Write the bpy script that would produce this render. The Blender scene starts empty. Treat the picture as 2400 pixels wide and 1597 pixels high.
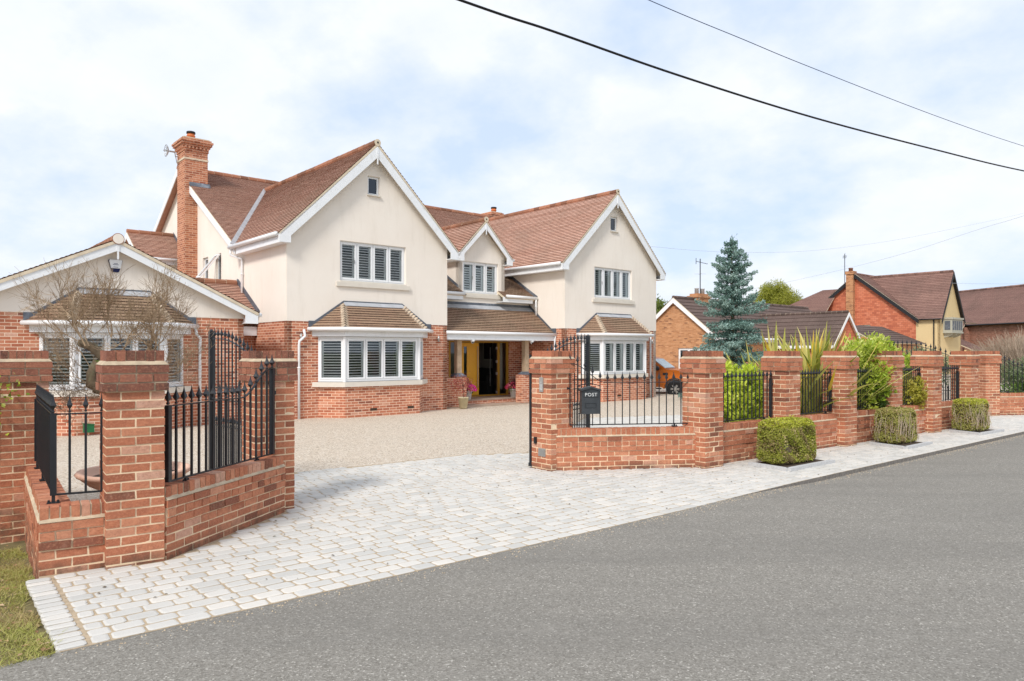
import bpy, math, random
import numpy as np
from mathutils import Vector, Matrix
from mathutils.geometry import tessellate_polygon
random.seed(7); RNG = np.random.default_rng(7)
sc = bpy.context.scene
COL = sc.collection
R = math.radians
CAMH = 1.78

# ------------------------------------------------------------------ materials
def new_mat(name):
    m = bpy.data.materials.new(name); m.use_nodes = True
    nt = m.node_tree
    for n in list(nt.nodes):
        if n.type != 'OUTPUT_MATERIAL': nt.nodes.remove(n)
    return m, nt, nt.nodes['Material Output']
def nd(nt, t, **kw):
    n = nt.nodes.new(t)
    for k, v in kw.items():
        if k in n.inputs: n.inputs[k].default_value = v
        else: setattr(n, k, v)
    return n
def c4(c): return (c[0], c[1], c[2], 1)
def ramp(nt, stops, interp='LINEAR'):
    n = nt.nodes.new('ShaderNodeValToRGB'); cr = n.color_ramp; cr.interpolation = interp
    while len(cr.elements) > 1: cr.elements.remove(cr.elements[-1])
    cr.elements[0].position = stops[0][0]; cr.elements[0].color = c4(stops[0][1])
    for p, c in stops[1:]:
        e = cr.elements.new(p); e.color = c4(c)
    return n
def mix(nt, fac, a, b, mode='MIX'):
    n = nt.nodes.new('ShaderNodeMix'); n.data_type = 'RGBA'; n.blend_type = mode
    for s, v in ((0, fac), (6, a), (7, b)):
        if hasattr(v, 'is_linked') or hasattr(v, 'links'): nt.links.new(v, n.inputs[s])
        else: n.inputs[s].default_value = v if s == 0 else c4(v)
    return n.outputs[2]
def noise(nt, scale, detail=4, rough=.6, coord=None, out=0):
    n = nd(nt, 'ShaderNodeTexNoise'); n.inputs['Scale'].default_value = scale
    n.inputs['Detail'].default_value = detail; n.inputs['Roughness'].default_value = rough
    if coord is not None: nt.links.new(coord, n.inputs['Vector'])
    return n.outputs[out]
def objc(nt): return nd(nt, 'ShaderNodeTexCoord').outputs['Object']
def genc(nt):
    g = nd(nt, 'ShaderNodeNewGeometry'); return g.outputs['Position']
def maprange(nt, v, a, b, c=0., d=1.):
    n = nd(nt, 'ShaderNodeMapRange'); nt.links.new(v, n.inputs[0])
    for i, x in enumerate((a, b, c, d)): n.inputs[i+1].default_value = x
    return n.outputs[0]
def bump(nt, h, strength=.3, dist=.01, prev=None):
    b = nd(nt, 'ShaderNodeBump'); b.inputs['Strength'].default_value = strength; b.inputs['Distance'].default_value = dist
    nt.links.new(h, b.inputs['Height'])
    if prev is not None: nt.links.new(prev, b.inputs['Normal'])
    return b.outputs[0]
def finish(nt, out, col, rough=.8, normal=None, metallic=0., spec=.3):
    p = nd(nt, 'ShaderNodeBsdfPrincipled')
    if hasattr(col, 'links'): nt.links.new(col, p.inputs['Base Color'])
    else: p.inputs['Base Color'].default_value = c4(col)
    if hasattr(rough, 'links'): nt.links.new(rough, p.inputs['Roughness'])
    else: p.inputs['Roughness'].default_value = rough
    p.inputs['Metallic'].default_value = metallic
    p.inputs['Specular IOR Level'].default_value = spec
    if normal is not None: nt.links.new(normal, p.inputs['Normal'])
    nt.links.new(p.outputs[0], out.inputs[0]); return p

def m_plain(name, c, rough=.6, var=.06, scale=3., bmp=.1, bscale=60, metallic=0., spec=.3, dirt=None):
    m, nt, out = new_mat(name); P = genc(nt)
    n = noise(nt, scale, 5, .6, P)
    f = maprange(nt, n, .3, .7, 0, 1)
    col = mix(nt, f, [x*(1-var) for x in c], [min(1, x*(1+var)) for x in c])
    if dirt:
        n2 = maprange(nt, noise(nt, dirt[1], 6, .65, P), .55, .75, 0, dirt[2])
        col = mix(nt, n2, col, dirt[0])
    nr = bump(nt, noise(nt, bscale, 3, .6, P), bmp, .004) if bmp else None
    finish(nt, out, col, rough, nr, metallic, spec); return m
def m_brickgeo(name, stops, pale=.25):
    m, nt, out = new_mat(name); P = genc(nt)
    a = nd(nt, 'ShaderNodeAttribute', attribute_name='rnd').outputs['Fac']
    r = ramp(nt, stops, 'LINEAR'); nt.links.new(a, r.inputs[0])
    n = noise(nt, 22, 6, .7, P)
    col = mix(nt, maprange(nt, n, .35, .7, 0, .55), r.outputs[0], (.30, .105, .065))
    n4 = noise(nt, 60, 5, .8, P); col = mix(nt, maprange(nt, n4, .5, .68, 0, .5), col, (.66,.33,.20)); col = mix(nt, maprange(nt, n4, .47, .33, 0, .45), col, (.24,.09,.055))
    n2 = noise(nt, 7, 5, .7, P)
    col = mix(nt, maprange(nt, n2, .6, .78, 0, pale), col, (.62, .42, .32))
    n3 = noise(nt, 3.1, 4, .7, P)
    col = mix(nt, maprange(nt, n3, .56, .75, 0, .45), col, (.14, .085, .065))
    sx = nd(nt, 'ShaderNodeSeparateXYZ'); nt.links.new(P, sx.inputs[0])
    ft = nd(nt, 'ShaderNodeMath', operation='MULTIPLY'); nt.links.new(maprange(nt, sx.outputs[2], .02, .13, 1, 0), ft.inputs[0]); nt.links.new(maprange(nt, noise(nt, 6, 5, .7, P), .35, .6, 0, .75), ft.inputs[1])
    col = mix(nt, ft.outputs[0], col, (.10,.07,.05))
    mpn = nd(nt, 'ShaderNodeMapping'); mpn.inputs['Scale'].default_value = (1,1,3.2); nt.links.new(P, mpn.inputs[0])
    cr = noise(nt, 17, 6, .8, mpn.outputs[0]); col = mix(nt, maprange(nt, cr, .60, .70, 0, .45), col, (.20,.075,.045))
    b = bump(nt, noise(nt, 130, 4, .7, P), .5, .003)
    b = bump(nt, cr, .7, .010, b)
    finish(nt, out, col, .88, b, spec=.2); return m
def m_brick(name, stops, mortar, bw=.225, rh=.075, ms=.0068, pale=.3, palec=(.66,.42,.33), stain=.0):
    m, nt, out = new_mat(name)
    uv = nd(nt, 'ShaderNodeUVMap'); uv.uv_map = 'UVMap'
    b = nd(nt, 'ShaderNodeTexBrick'); nt.links.new(uv.outputs[0], b.inputs['Vector'])
    b.offset = .5; b.inputs['Scale'].default_value = 1; b.inputs['Brick Width'].default_value = bw
    b.inputs['Row Height'].default_value = rh; b.inputs['Mortar Size'].default_value = ms
    b.inputs['Mortar Smooth'].default_value = .15; b.inputs['Bias'].default_value = 0
    b.inputs['Color1'].default_value = (0, 0, 0, 1); b.inputs['Color2'].default_value = (1, 1, 1, 1); b.inputs['Mortar'].default_value = (.5, .5, .5, 1)
    r = ramp(nt, stops); nt.links.new(b.outputs['Color'], r.inputs[0])
    P = genc(nt)
    col = mix(nt, maprange(nt, noise(nt, 9, 5, .7, P), .35, .7, 0, .4), r.outputs[0], [x*.62 for x in stops[len(stops)//2][1]])
    col = mix(nt, maprange(nt, noise(nt, 2.6, 6, .75, P), .58, .7, 0, pale), col, palec)
    if stain: col = mix(nt, maprange(nt, noise(nt, .9, 5, .7, P), .5, .7, 0, stain), col, (.12, .08, .06))
    col = mix(nt, b.outputs['Fac'], col, mortar)
    inv = nd(nt, 'ShaderNodeMath', operation='SUBTRACT'); inv.inputs[0].default_value = 1; nt.links.new(b.outputs['Fac'], inv.inputs[1])
    nr = bump(nt, inv.outputs[0], .6, .006)
    nr = bump(nt, noise(nt, 60, 4, .7, P), .3, .004, nr)
    finish(nt, out, col, .9, nr, spec=.2); return m
def m_tile(name, stops, weather=(.10,.075,.05), wf=.4, lichen=None, lf=0.):
    m, nt, out = new_mat(name); P = genc(nt)
    a = nd(nt, 'ShaderNodeAttribute', attribute_name='rnd').outputs['Fac']
    r = ramp(nt, stops); nt.links.new(a, r.inputs[0])
    col = mix(nt, maprange(nt, noise(nt, .55, 5, .6, P), .45, .72, 0, wf), r.outputs[0], weather)
    col = mix(nt, maprange(nt, noise(nt, 5, 5, .7, P), .5, .75, 0, .35), col, [x*.6 for x in stops[0][1]])
    if lichen: col = mix(nt, maprange(nt, noise(nt, 3.3, 8, .8, P), .6, .72, 0, lf), col, lichen)
    nr = bump(nt, noise(nt, 50, 4, .6, P), .3, .005)
    finish(nt, out, col, .85, nr, spec=.25); return m
def m_leaf(name, stops, trans=.35, rough=.55):
    m, nt, out = new_mat(name)
    a = nd(nt, 'ShaderNodeAttribute', attribute_name='rnd').outputs['Fac']
    r = ramp(nt, stops); nt.links.new(a, r.inputs[0])
    p = nd(nt, 'ShaderNodeBsdfPrincipled'); nt.links.new(r.outputs[0], p.inputs['Base Color']); p.inputs['Roughness'].default_value = rough
    p.inputs['Specular IOR Level'].default_value = .35
    t = nd(nt, 'ShaderNodeBsdfTranslucent'); nt.links.new(r.outputs[0], t.inputs[0])
    mx = nd(nt, 'ShaderNodeMixShader'); mx.inputs[0].default_value = trans
    nt.links.new(p.outputs[0], mx.inputs[1]); nt.links.new(t.outputs[0], mx.inputs[2]); nt.links.new(mx.outputs[0], out.inputs[0])
    return m
def m_glass(name, tint=(.93,.97,.96), refl=1.6):
    m, nt, out = new_mat(name)
    fr = nd(nt, 'ShaderNodeFresnel'); fr.inputs[0].default_value = 1.5
    mu = nd(nt, 'ShaderNodeMath', operation='MULTIPLY'); nt.links.new(fr.outputs[0], mu.inputs[0]); mu.inputs[1].default_value = refl; mu.use_clamp = True
    tr = nd(nt, 'ShaderNodeBsdfTransparent'); tr.inputs[0].default_value = c4(tint)
    gl = nd(nt, 'ShaderNodeBsdfGlossy'); gl.inputs['Roughness'].default_value = .015; gl.inputs[0].default_value = (.9, .95, 1, 1)
    mx = nd(nt, 'ShaderNodeMixShader'); nt.links.new(mu.outputs[0], mx.inputs[0]); nt.links.new(tr.outputs[0], mx.inputs[1]); nt.links.new(gl.outputs[0], mx.inputs[2])
    nt.links.new(mx.outputs[0], out.inputs[0]); return m

BRS = [(0, (.16,.07,.045)), (.03, (.25,.09,.055)), (.10, (.43,.15,.08)), (.6, (.54,.205,.11)), (.92, (.61,.27,.155)), (1, (.66,.40,.29))]
MT = {}
MT['pierbrick'] = m_brickgeo('red_stock_brick', BRS)
MT['pierdark'] = m_brickgeo('weathered_brick', [(0,(.09,.05,.04)),(.3,(.20,.085,.06)),(.7,(.30,.12,.08)),(1,(.42,.18,.11))], .1)
MT['mortar'] = m_plain('sand_mortar', (.80,.62,.42), .95, .12, 9, .6, 160, dirt=((.30,.24,.17), 4, .5))
MT['fillet'] = m_plain('weathered_mortar', (.52,.415,.29), .95, .2, 11, .6, 120, dirt=((.20,.16,.12), 5, .6))
MT['housebrick'] = m_brick('house_brick', [(0,(.22,.085,.06)),(.1,(.38,.12,.07)),(.5,(.54,.195,.11)),(.88,(.62,.265,.16)),(1,(.66,.39,.29))], (.84,.64,.48))
MT['chimbrick'] = m_brick('chimney_brick', [(0,(.30,.10,.06)),(.5,(.50,.19,.10)),(1,(.60,.28,.17))], (.70,.50,.36), ms=.006, pale=.15)
MT['orangebrick'] = m_brick('orange_brick', [(0,(.22,.10,.06)),(.12,(.42,.19,.09)),(.5,(.52,.25,.12)),(1,(.60,.31,.16))], (.50,.33,.20), ms=.005, pale=.1)
MT['tilehung'] = m_brick('tile_hanging', [(0,(.42,.12,.07)),(.5,(.60,.19,.10)),(1,(.66,.24,.14))], (.34,.11,.07), bw=.33, rh=.16, ms=.008, pale=.0)
MT['brownbrick'] = m_brick('brown_brick', [(0,(.20,.10,.07)),(.5,(.34,.15,.10)),(1,(.42,.20,.14))], (.34,.23,.17), ms=.005, pale=.05)
MT['render0'] = m_plain('cream_render', (.84,.77,.69), .9, .035, .8, .25, 90, dirt=((.62,.54,.45), 1.3, .25))
def m_render():
    m, nt, out = new_mat('cream_render_wall'); P = genc(nt)
    col = mix(nt, maprange(nt, noise(nt, .8, 6, .6, P), .35, .7, 0, 1), (.85,.785,.705), (.81,.735,.65))
    mp_ = nd(nt, 'ShaderNodeMapping'); mp_.inputs['Scale'].default_value = (1,1,.16); nt.links.new(P, mp_.inputs[0])
    col = mix(nt, maprange(nt, noise(nt, 3.5, 6, .7, mp_.outputs[0]), .52, .75, 0, .30), col, (.62,.55,.46))
    b_ = bump(nt, noise(nt, 45, 5, .7, P), .25, .004)
    finish(nt, out, col, .92, b_, spec=.15); return m
MT['render'] = m_render()
MT['yellow'] = m_plain('yellow_render', (.66,.50,.27), .9, .05, 1.0, .2, 60)
MT['white'] = m_plain('white_upvc', (.80,.81,.82), .35, .02, 2, 0, spec=.5)
MT['offwhite'] = m_plain('painted_wood_white', (.80,.82,.84), .45, .03, 3, .1, 40, dirt=((.45,.43,.36), 5, .3))
MT['cream'] = m_plain('verge_mortar', (.66,.56,.42), .9, .12, 6, .4, 90)
MT['stone'] = m_plain('stone_sill', (.68,.63,.55), .85, .05, 4, .2, 120)
MT['slat'] = m_plain('shutter_white', (.92,.92,.90), .5, .02, 2, 0)
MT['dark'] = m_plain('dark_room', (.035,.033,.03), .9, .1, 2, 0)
MT['roomwall'] = m_plain('room_wall', (.34,.31,.27), .9, .1, 2, 0)
MT['lead'] = m_plain('lead_flashing', (.10,.115,.14), .45, .25, 5, .2, 30, dirt=((.40,.43,.47), 2.5, .7), spec=.5)
MT['leadlight'] = m_plain('valley_lead', (.42,.43,.45), .5, .15, 4, .1, 30)
MT['iron'] = m_plain('black_iron', (.012,.014,.018), .38, .2, 8, .15, 80, spec=.5)
MT['irongrey'] = m_plain('postbox_paint', (.035,.04,.045), .4, .25, 7, .3, 40, spec=.5)
MT['silver'] = m_plain('brushed_metal', (.45,.44,.42), .4, .05, 5, .05, 80, metallic=.7)
MT['glass'] = m_glass('window_glass')
MT['darkglass'] = m_glass('dark_glass', (.25,.27,.30), 1.8)
MT['tile'] = m_tile('plain_tiles_red', [(0,(.17,.085,.06)),(.2,(.44,.235,.165)),(.55,(.57,.325,.24)),(1,(.68,.43,.335))], (.31,.215,.16), .5, (.42,.33,.16), .2)
MT['tilebrown'] = m_tile('plain_tiles_brown', [(0,(.08,.05,.035)),(.2,(.22,.15,.10)),(.55,(.31,.205,.135)),(1,(.40,.275,.185))], (.31,.16,.11), .6, (.33,.28,.19), .3)
MT['ridge'] = m_tile('ridge_tile', [(0,(.20,.09,.055)),(.5,(.34,.15,.09)),(1,(.44,.20,.12))], (.10,.08,.05), .5, (.36,.28,.10), .5)
MT['bonnet'] = m_plain('bonnet_tile', (.48,.385,.29), .9, .2, 6, .3, 60)
MT['tiledark'] = m_tile('concrete_tiles', [(0,(.085,.06,.05)),(.5,(.13,.088,.075)),(1,(.17,.12,.10))], (.075,.055,.045), .4, (.42,.38,.33), .5)
MT['tilepurple'] = m_tile('clay_tiles_far', [(0,(.15,.085,.07)),(.5,(.24,.135,.11)),(1,(.31,.18,.145))], (.12,.08,.065), .4, (.36,.30,.16), .25)
MT['pot'] = m_plain('terracotta', (.62,.17,.06), .8, .1, 4, .2, 60)
MT['terra'] = m_plain('pale_terracotta', (.74,.47,.35), .85, .08, 4, .2, 60)
MT['potwhite'] = m_plain('white_pot', (.88,.89,.90), .5, .05, 6, .1, 40)
MT['potcream'] = m_plain('cream_pot', (.62,.55,.36), .7, .1, 8, .2, 40)
MT['oak'] = m_plain('oak_post', (.46,.34,.23), .75, .2, 7, .3, 50)
MT['door'] = m_plain('yellow_door', (.84,.44,.035), .35, .04, 2, .02, 40, spec=.5)
MT['doordark'] = m_plain('ochre_frame', (.45,.24,.03), .5, .06, 2, .02, 40)
MT['slate'] = m_plain('slate_paver', (.40,.30,.23), .8, .15, 4, .2, 60)
MT['soil'] = m_plain('soil', (.07,.05,.035), .95, .3, 12, .8, 40)
MT['bark'] = m_plain('bark', (.13,.095,.06), .9, .3, 14, .8, 50, dirt=((.25,.30,.16), 5, .5))
MT['twig'] = m_plain('pale_twig', (.36,.26,.165), .85, .25, 6, .2, 40)
MT['twigbrown'] = m_plain('brown_twig', (.42,.33,.25), .9, .3, 6, 0)
MT['cable'] = m_plain('black_cable', (.008,.008,.01), .5, .1, 4, 0)
MT['cableblue'] = m_plain('thin_cable', (.02,.05,.12), .5, .1, 4, 0)
MT['cablepale'] = m_plain('pale_wire', (.50,.55,.60), .6, .1, 4, 0)
MT['orange'] = m_plain('truck_paint', (.52,.135,.012), .25, .03, 2, 0, spec=.6)
MT['rubber'] = m_plain('tyre_rubber', (.015,.015,.016), .8, .2, 10, .2, 80)
MT['blackplastic'] = m_plain('black_plastic', (.02,.02,.022), .5, .1, 4, 0)
MT['greige'] = m_plain('greige_paint', (.42,.41,.34), .5, .05, 3, 0)
MT['navy'] = m_plain('navy_plastic', (.005,.008,.06), .3, .1, 3, 0)
MT['green'] = m_plain('green_plastic', (.02,.14,.05), .5, .1, 3, 0)
MT['trellis'] = m_plain('brown_trellis', (.22,.10,.06), .8, .15, 6, .2, 50)
MT['lens'] = m_plain('lettering_white', (.62,.63,.62), .5, .02, 3, 0)
MT['pic'] = m_plain('picture_dark', (.05,.03,.035), .5, .4, 9, 0)
MT['screen'] = m_plain('windscreen_glass', (.33,.40,.42), .12, .25, 5, 0, spec=.6)
MT['box'] = m_leaf('box_leaf', [(0,(.20,.16,.06)),(.25,(.46,.36,.17)),(.45,(.30,.33,.05)),(.7,(.44,.46,.07)),(.9,(.62,.50,.26)),(1,(.72,.58,.34))])
MT['boxdry'] = m_leaf('box_leaf_dry', [(0,(.26,.20,.09)),(.25,(.54,.42,.20)),(.45,(.36,.38,.08)),(.75,(.52,.50,.16)),(.9,(.62,.48,.26)),(1,(.46,.52,.10))])
MT['boxtop'] = m_leaf('box_leaf_fresh', [(0,(.34,.38,.03)),(.5,(.54,.56,.06)),(1,(.68,.66,.14))])
MT['lime'] = m_leaf('lime_leaf', [(0,(.26,.36,.02)),(.4,(.48,.60,.05)),(.75,(.68,.74,.10)),(1,(.80,.78,.24))])
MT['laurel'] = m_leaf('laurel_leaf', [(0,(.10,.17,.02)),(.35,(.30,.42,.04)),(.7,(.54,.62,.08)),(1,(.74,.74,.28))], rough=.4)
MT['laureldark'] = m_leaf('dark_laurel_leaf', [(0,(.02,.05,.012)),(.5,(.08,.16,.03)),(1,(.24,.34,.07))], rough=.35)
MT['golden'] = m_leaf('golden_leaf', [(0,(.16,.18,.02)),(.5,(.40,.38,.04)),(1,(.60,.48,.12))])
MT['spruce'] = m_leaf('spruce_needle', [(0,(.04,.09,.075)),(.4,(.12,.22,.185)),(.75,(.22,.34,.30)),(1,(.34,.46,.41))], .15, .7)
MT['willow'] = m_leaf('willow_leaf', [(0,(.18,.20,.02)),(.5,(.34,.36,.04)),(1,(.48,.46,.10))])
MT['greentree'] = m_leaf('green_tree_leaf', [(0,(.06,.09,.015)),(.5,(.14,.19,.03)),(1,(.26,.32,.06))])
MT['phor'] = m_leaf('phormium_leaf', [(0,(.10,.14,.02)),(.3,(.27,.31,.05)),(.6,(.52,.50,.12)),(.8,(.68,.60,.22)),(.93,(.80,.55,.04)),(1,(.62,.44,.26))], .3)
MT['purple'] = m_leaf('purple_leaf', [(0,(.06,.02,.03)),(.6,(.16,.06,.07)),(1,(.30,.12,.09))])
MT['redleaf'] = m_leaf('red_maple_leaf', [(0,(.22,.05,.05)),(.6,(.42,.11,.09)),(1,(.55,.22,.16))])
MT['pink'] = m_leaf('pink_petal', [(0,(.70,.05,.14)),(.6,(.90,.10,.22)),(1,(.95,.35,.42))])
MT['magenta'] = m_leaf('magenta_petal', [(0,(.55,.01,.22)),(.6,(.80,.03,.38)),(1,(.95,.25,.55))])
MT['grass'] = m_leaf('grass_blade', [(0,(.30,.23,.11)),(.25,(.56,.43,.20)),(.5,(.36,.36,.10)),(.7,(.44,.46,.11)),(1,(.70,.54,.29))])
MT['deadleaf'] = m_leaf('dead_leaf', [(0,(.30,.17,.08)),(.5,(.52,.33,.17)),(1,(.68,.50,.32))])
MT['dandelion'] = m_leaf('dandelion', [(0,(.8,.55,.01)),(1,(.9,.65,.02))])
MT['hedgegrey'] = m_leaf('grey_green_leaf', [(0,(.05,.08,.03)),(.5,(.16,.21,.09)),(1,(.38,.42,.28))])

def m_asphalt():
    m, nt, out = new_mat('asphalt'); P = genc(nt)
    v0 = nd(nt, 'ShaderNodeTexVoronoi'); v0.inputs['Scale'].default_value = 95; nt.links.new(P, v0.inputs['Vector'])
    sp = nd(nt, 'ShaderNodeSeparateColor'); nt.links.new(v0.outputs['Color'], sp.inputs[0])
    r = ramp(nt, [(0,(.145,.133,.112)),(.3,(.205,.19,.165)),(.7,(.26,.243,.212)),(.94,(.33,.31,.275)),(1,(.55,.52,.46))]); nt.links.new(sp.outputs[0], r.inputs[0])
    n = noise(nt, 26, 5, .8, P)
    col = mix(nt, maprange(nt, n, .35, .65, 0, .5), r.outputs[0], (.27,.25,.218))
    mp_ = nd(nt, 'ShaderNodeMapping'); mp_.inputs['Rotation'].default_value = (0,0,-math.atan2(3.92,4.77)); mp_.inputs['Scale'].default_value = (.22,1.3,1); nt.links.new(P, mp_.inputs[0])
    col = mix(nt, maprange(nt, noise(nt, .9, 5, .6, mp_.outputs[0]), .42, .66, 0, .38), col, (.17,.16,.143))
    col = mix(nt, maprange(nt, noise(nt, 1.7, 6, .7, P), .55, .75, 0, .3), col, (.31,.29,.26))
    v = nd(nt, 'ShaderNodeTexVoronoi'); v.inputs['Scale'].default_value = 5; nt.links.new(P, v.inputs['Vector'])
    col = mix(nt, maprange(nt, v.outputs['Distance'], .04, .018, 0, .8), col, (.70,.66,.58))
    nr = bump(nt, v0.outputs['Distance'], .45, .006)
    nr = bump(nt, noise(nt, 90, 4, .7, P), .5, .004, nr)
    finish(nt, out, col, .9, nr, spec=.15); return m
def m_gravel():
    m, nt, out = new_mat('gravel'); P = genc(nt)
    v = nd(nt, 'ShaderNodeTexVoronoi'); v.inputs['Scale'].default_value = 55; nt.links.new(P, v.inputs['Vector'])
    s = nd(nt, 'ShaderNodeSeparateColor'); nt.links.new(v.outputs['Color'], s.inputs[0])
    r = ramp(nt, [(0,(.28,.20,.13)),(.15,(.52,.41,.30)),(.5,(.70,.59,.46)),(.8,(.80,.70,.58)),(1,(.88,.82,.73))]); nt.links.new(s.outputs[0], r.inputs[0])
    col = mix(nt, maprange(nt, noise(nt, .6, 6, .7, P), .4, .7, 0, .35), r.outputs[0], (.74,.62,.49))
    col = mix(nt, maprange(nt, noise(nt, 14, 4, .8, P), .6, .75, 0, .5), col, (.25,.18,.12))
    nr = bump(nt, v.outputs['Distance'], 1., .02)
    finish(nt, out, col, .9, nr); return m
def m_sett():
    m, nt, out = new_mat('granite_sett'); P = genc(nt)
    a = nd(nt, 'ShaderNodeAttribute', attribute_name='rnd').outputs['Fac']
    r = ramp(nt, [(0,(.50,.485,.45)),(.3,(.56,.54,.50)),(.8,(.60,.575,.53)),(1,(.65,.61,.55))]); nt.links.new(a, r.inputs[0])
    n = noise(nt, 190, 3, .8, P)
    col = mix(nt, maprange(nt, n, .52, .72, 0, .35), r.outputs[0], (.36,.355,.35))
    col = mix(nt, maprange(nt, noise(nt, .7, 6, .7, P), .5, .75, 0, .4), col, (.62,.57,.50))
    nr = bump(nt, noise(nt, 40, 4, .7, P), .35, .005)
    finish(nt, out, col, .85, nr, spec=.2); return m
MT['asphalt'] = m_asphalt(); MT['gravel'] = m_gravel(); MT['sett'] = m_sett()
MT['joint'] = m_plain('sand_joint', (.44,.345,.235), .95, .2, 20, .8, 120, dirt=((.16,.13,.09), 6, .6))
MT['kerb'] = m_plain('granite_kerb', (.50,.50,.50), .85, .12, 30, .4, 90)
MT['kerbdark'] = m_plain('kerb_face', (.20,.18,.16), .9, .3, 20, .6, 60)
MT['verge'] = m_plain('verge_soil', (.17,.14,.065), .95, .35, 6, .8, 30, dirt=((.30,.24,.13), 9, .6))
MT['ground'] = m_plain('field', (.12,.13,.05), .95, .3, 1, .3, 10)

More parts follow.
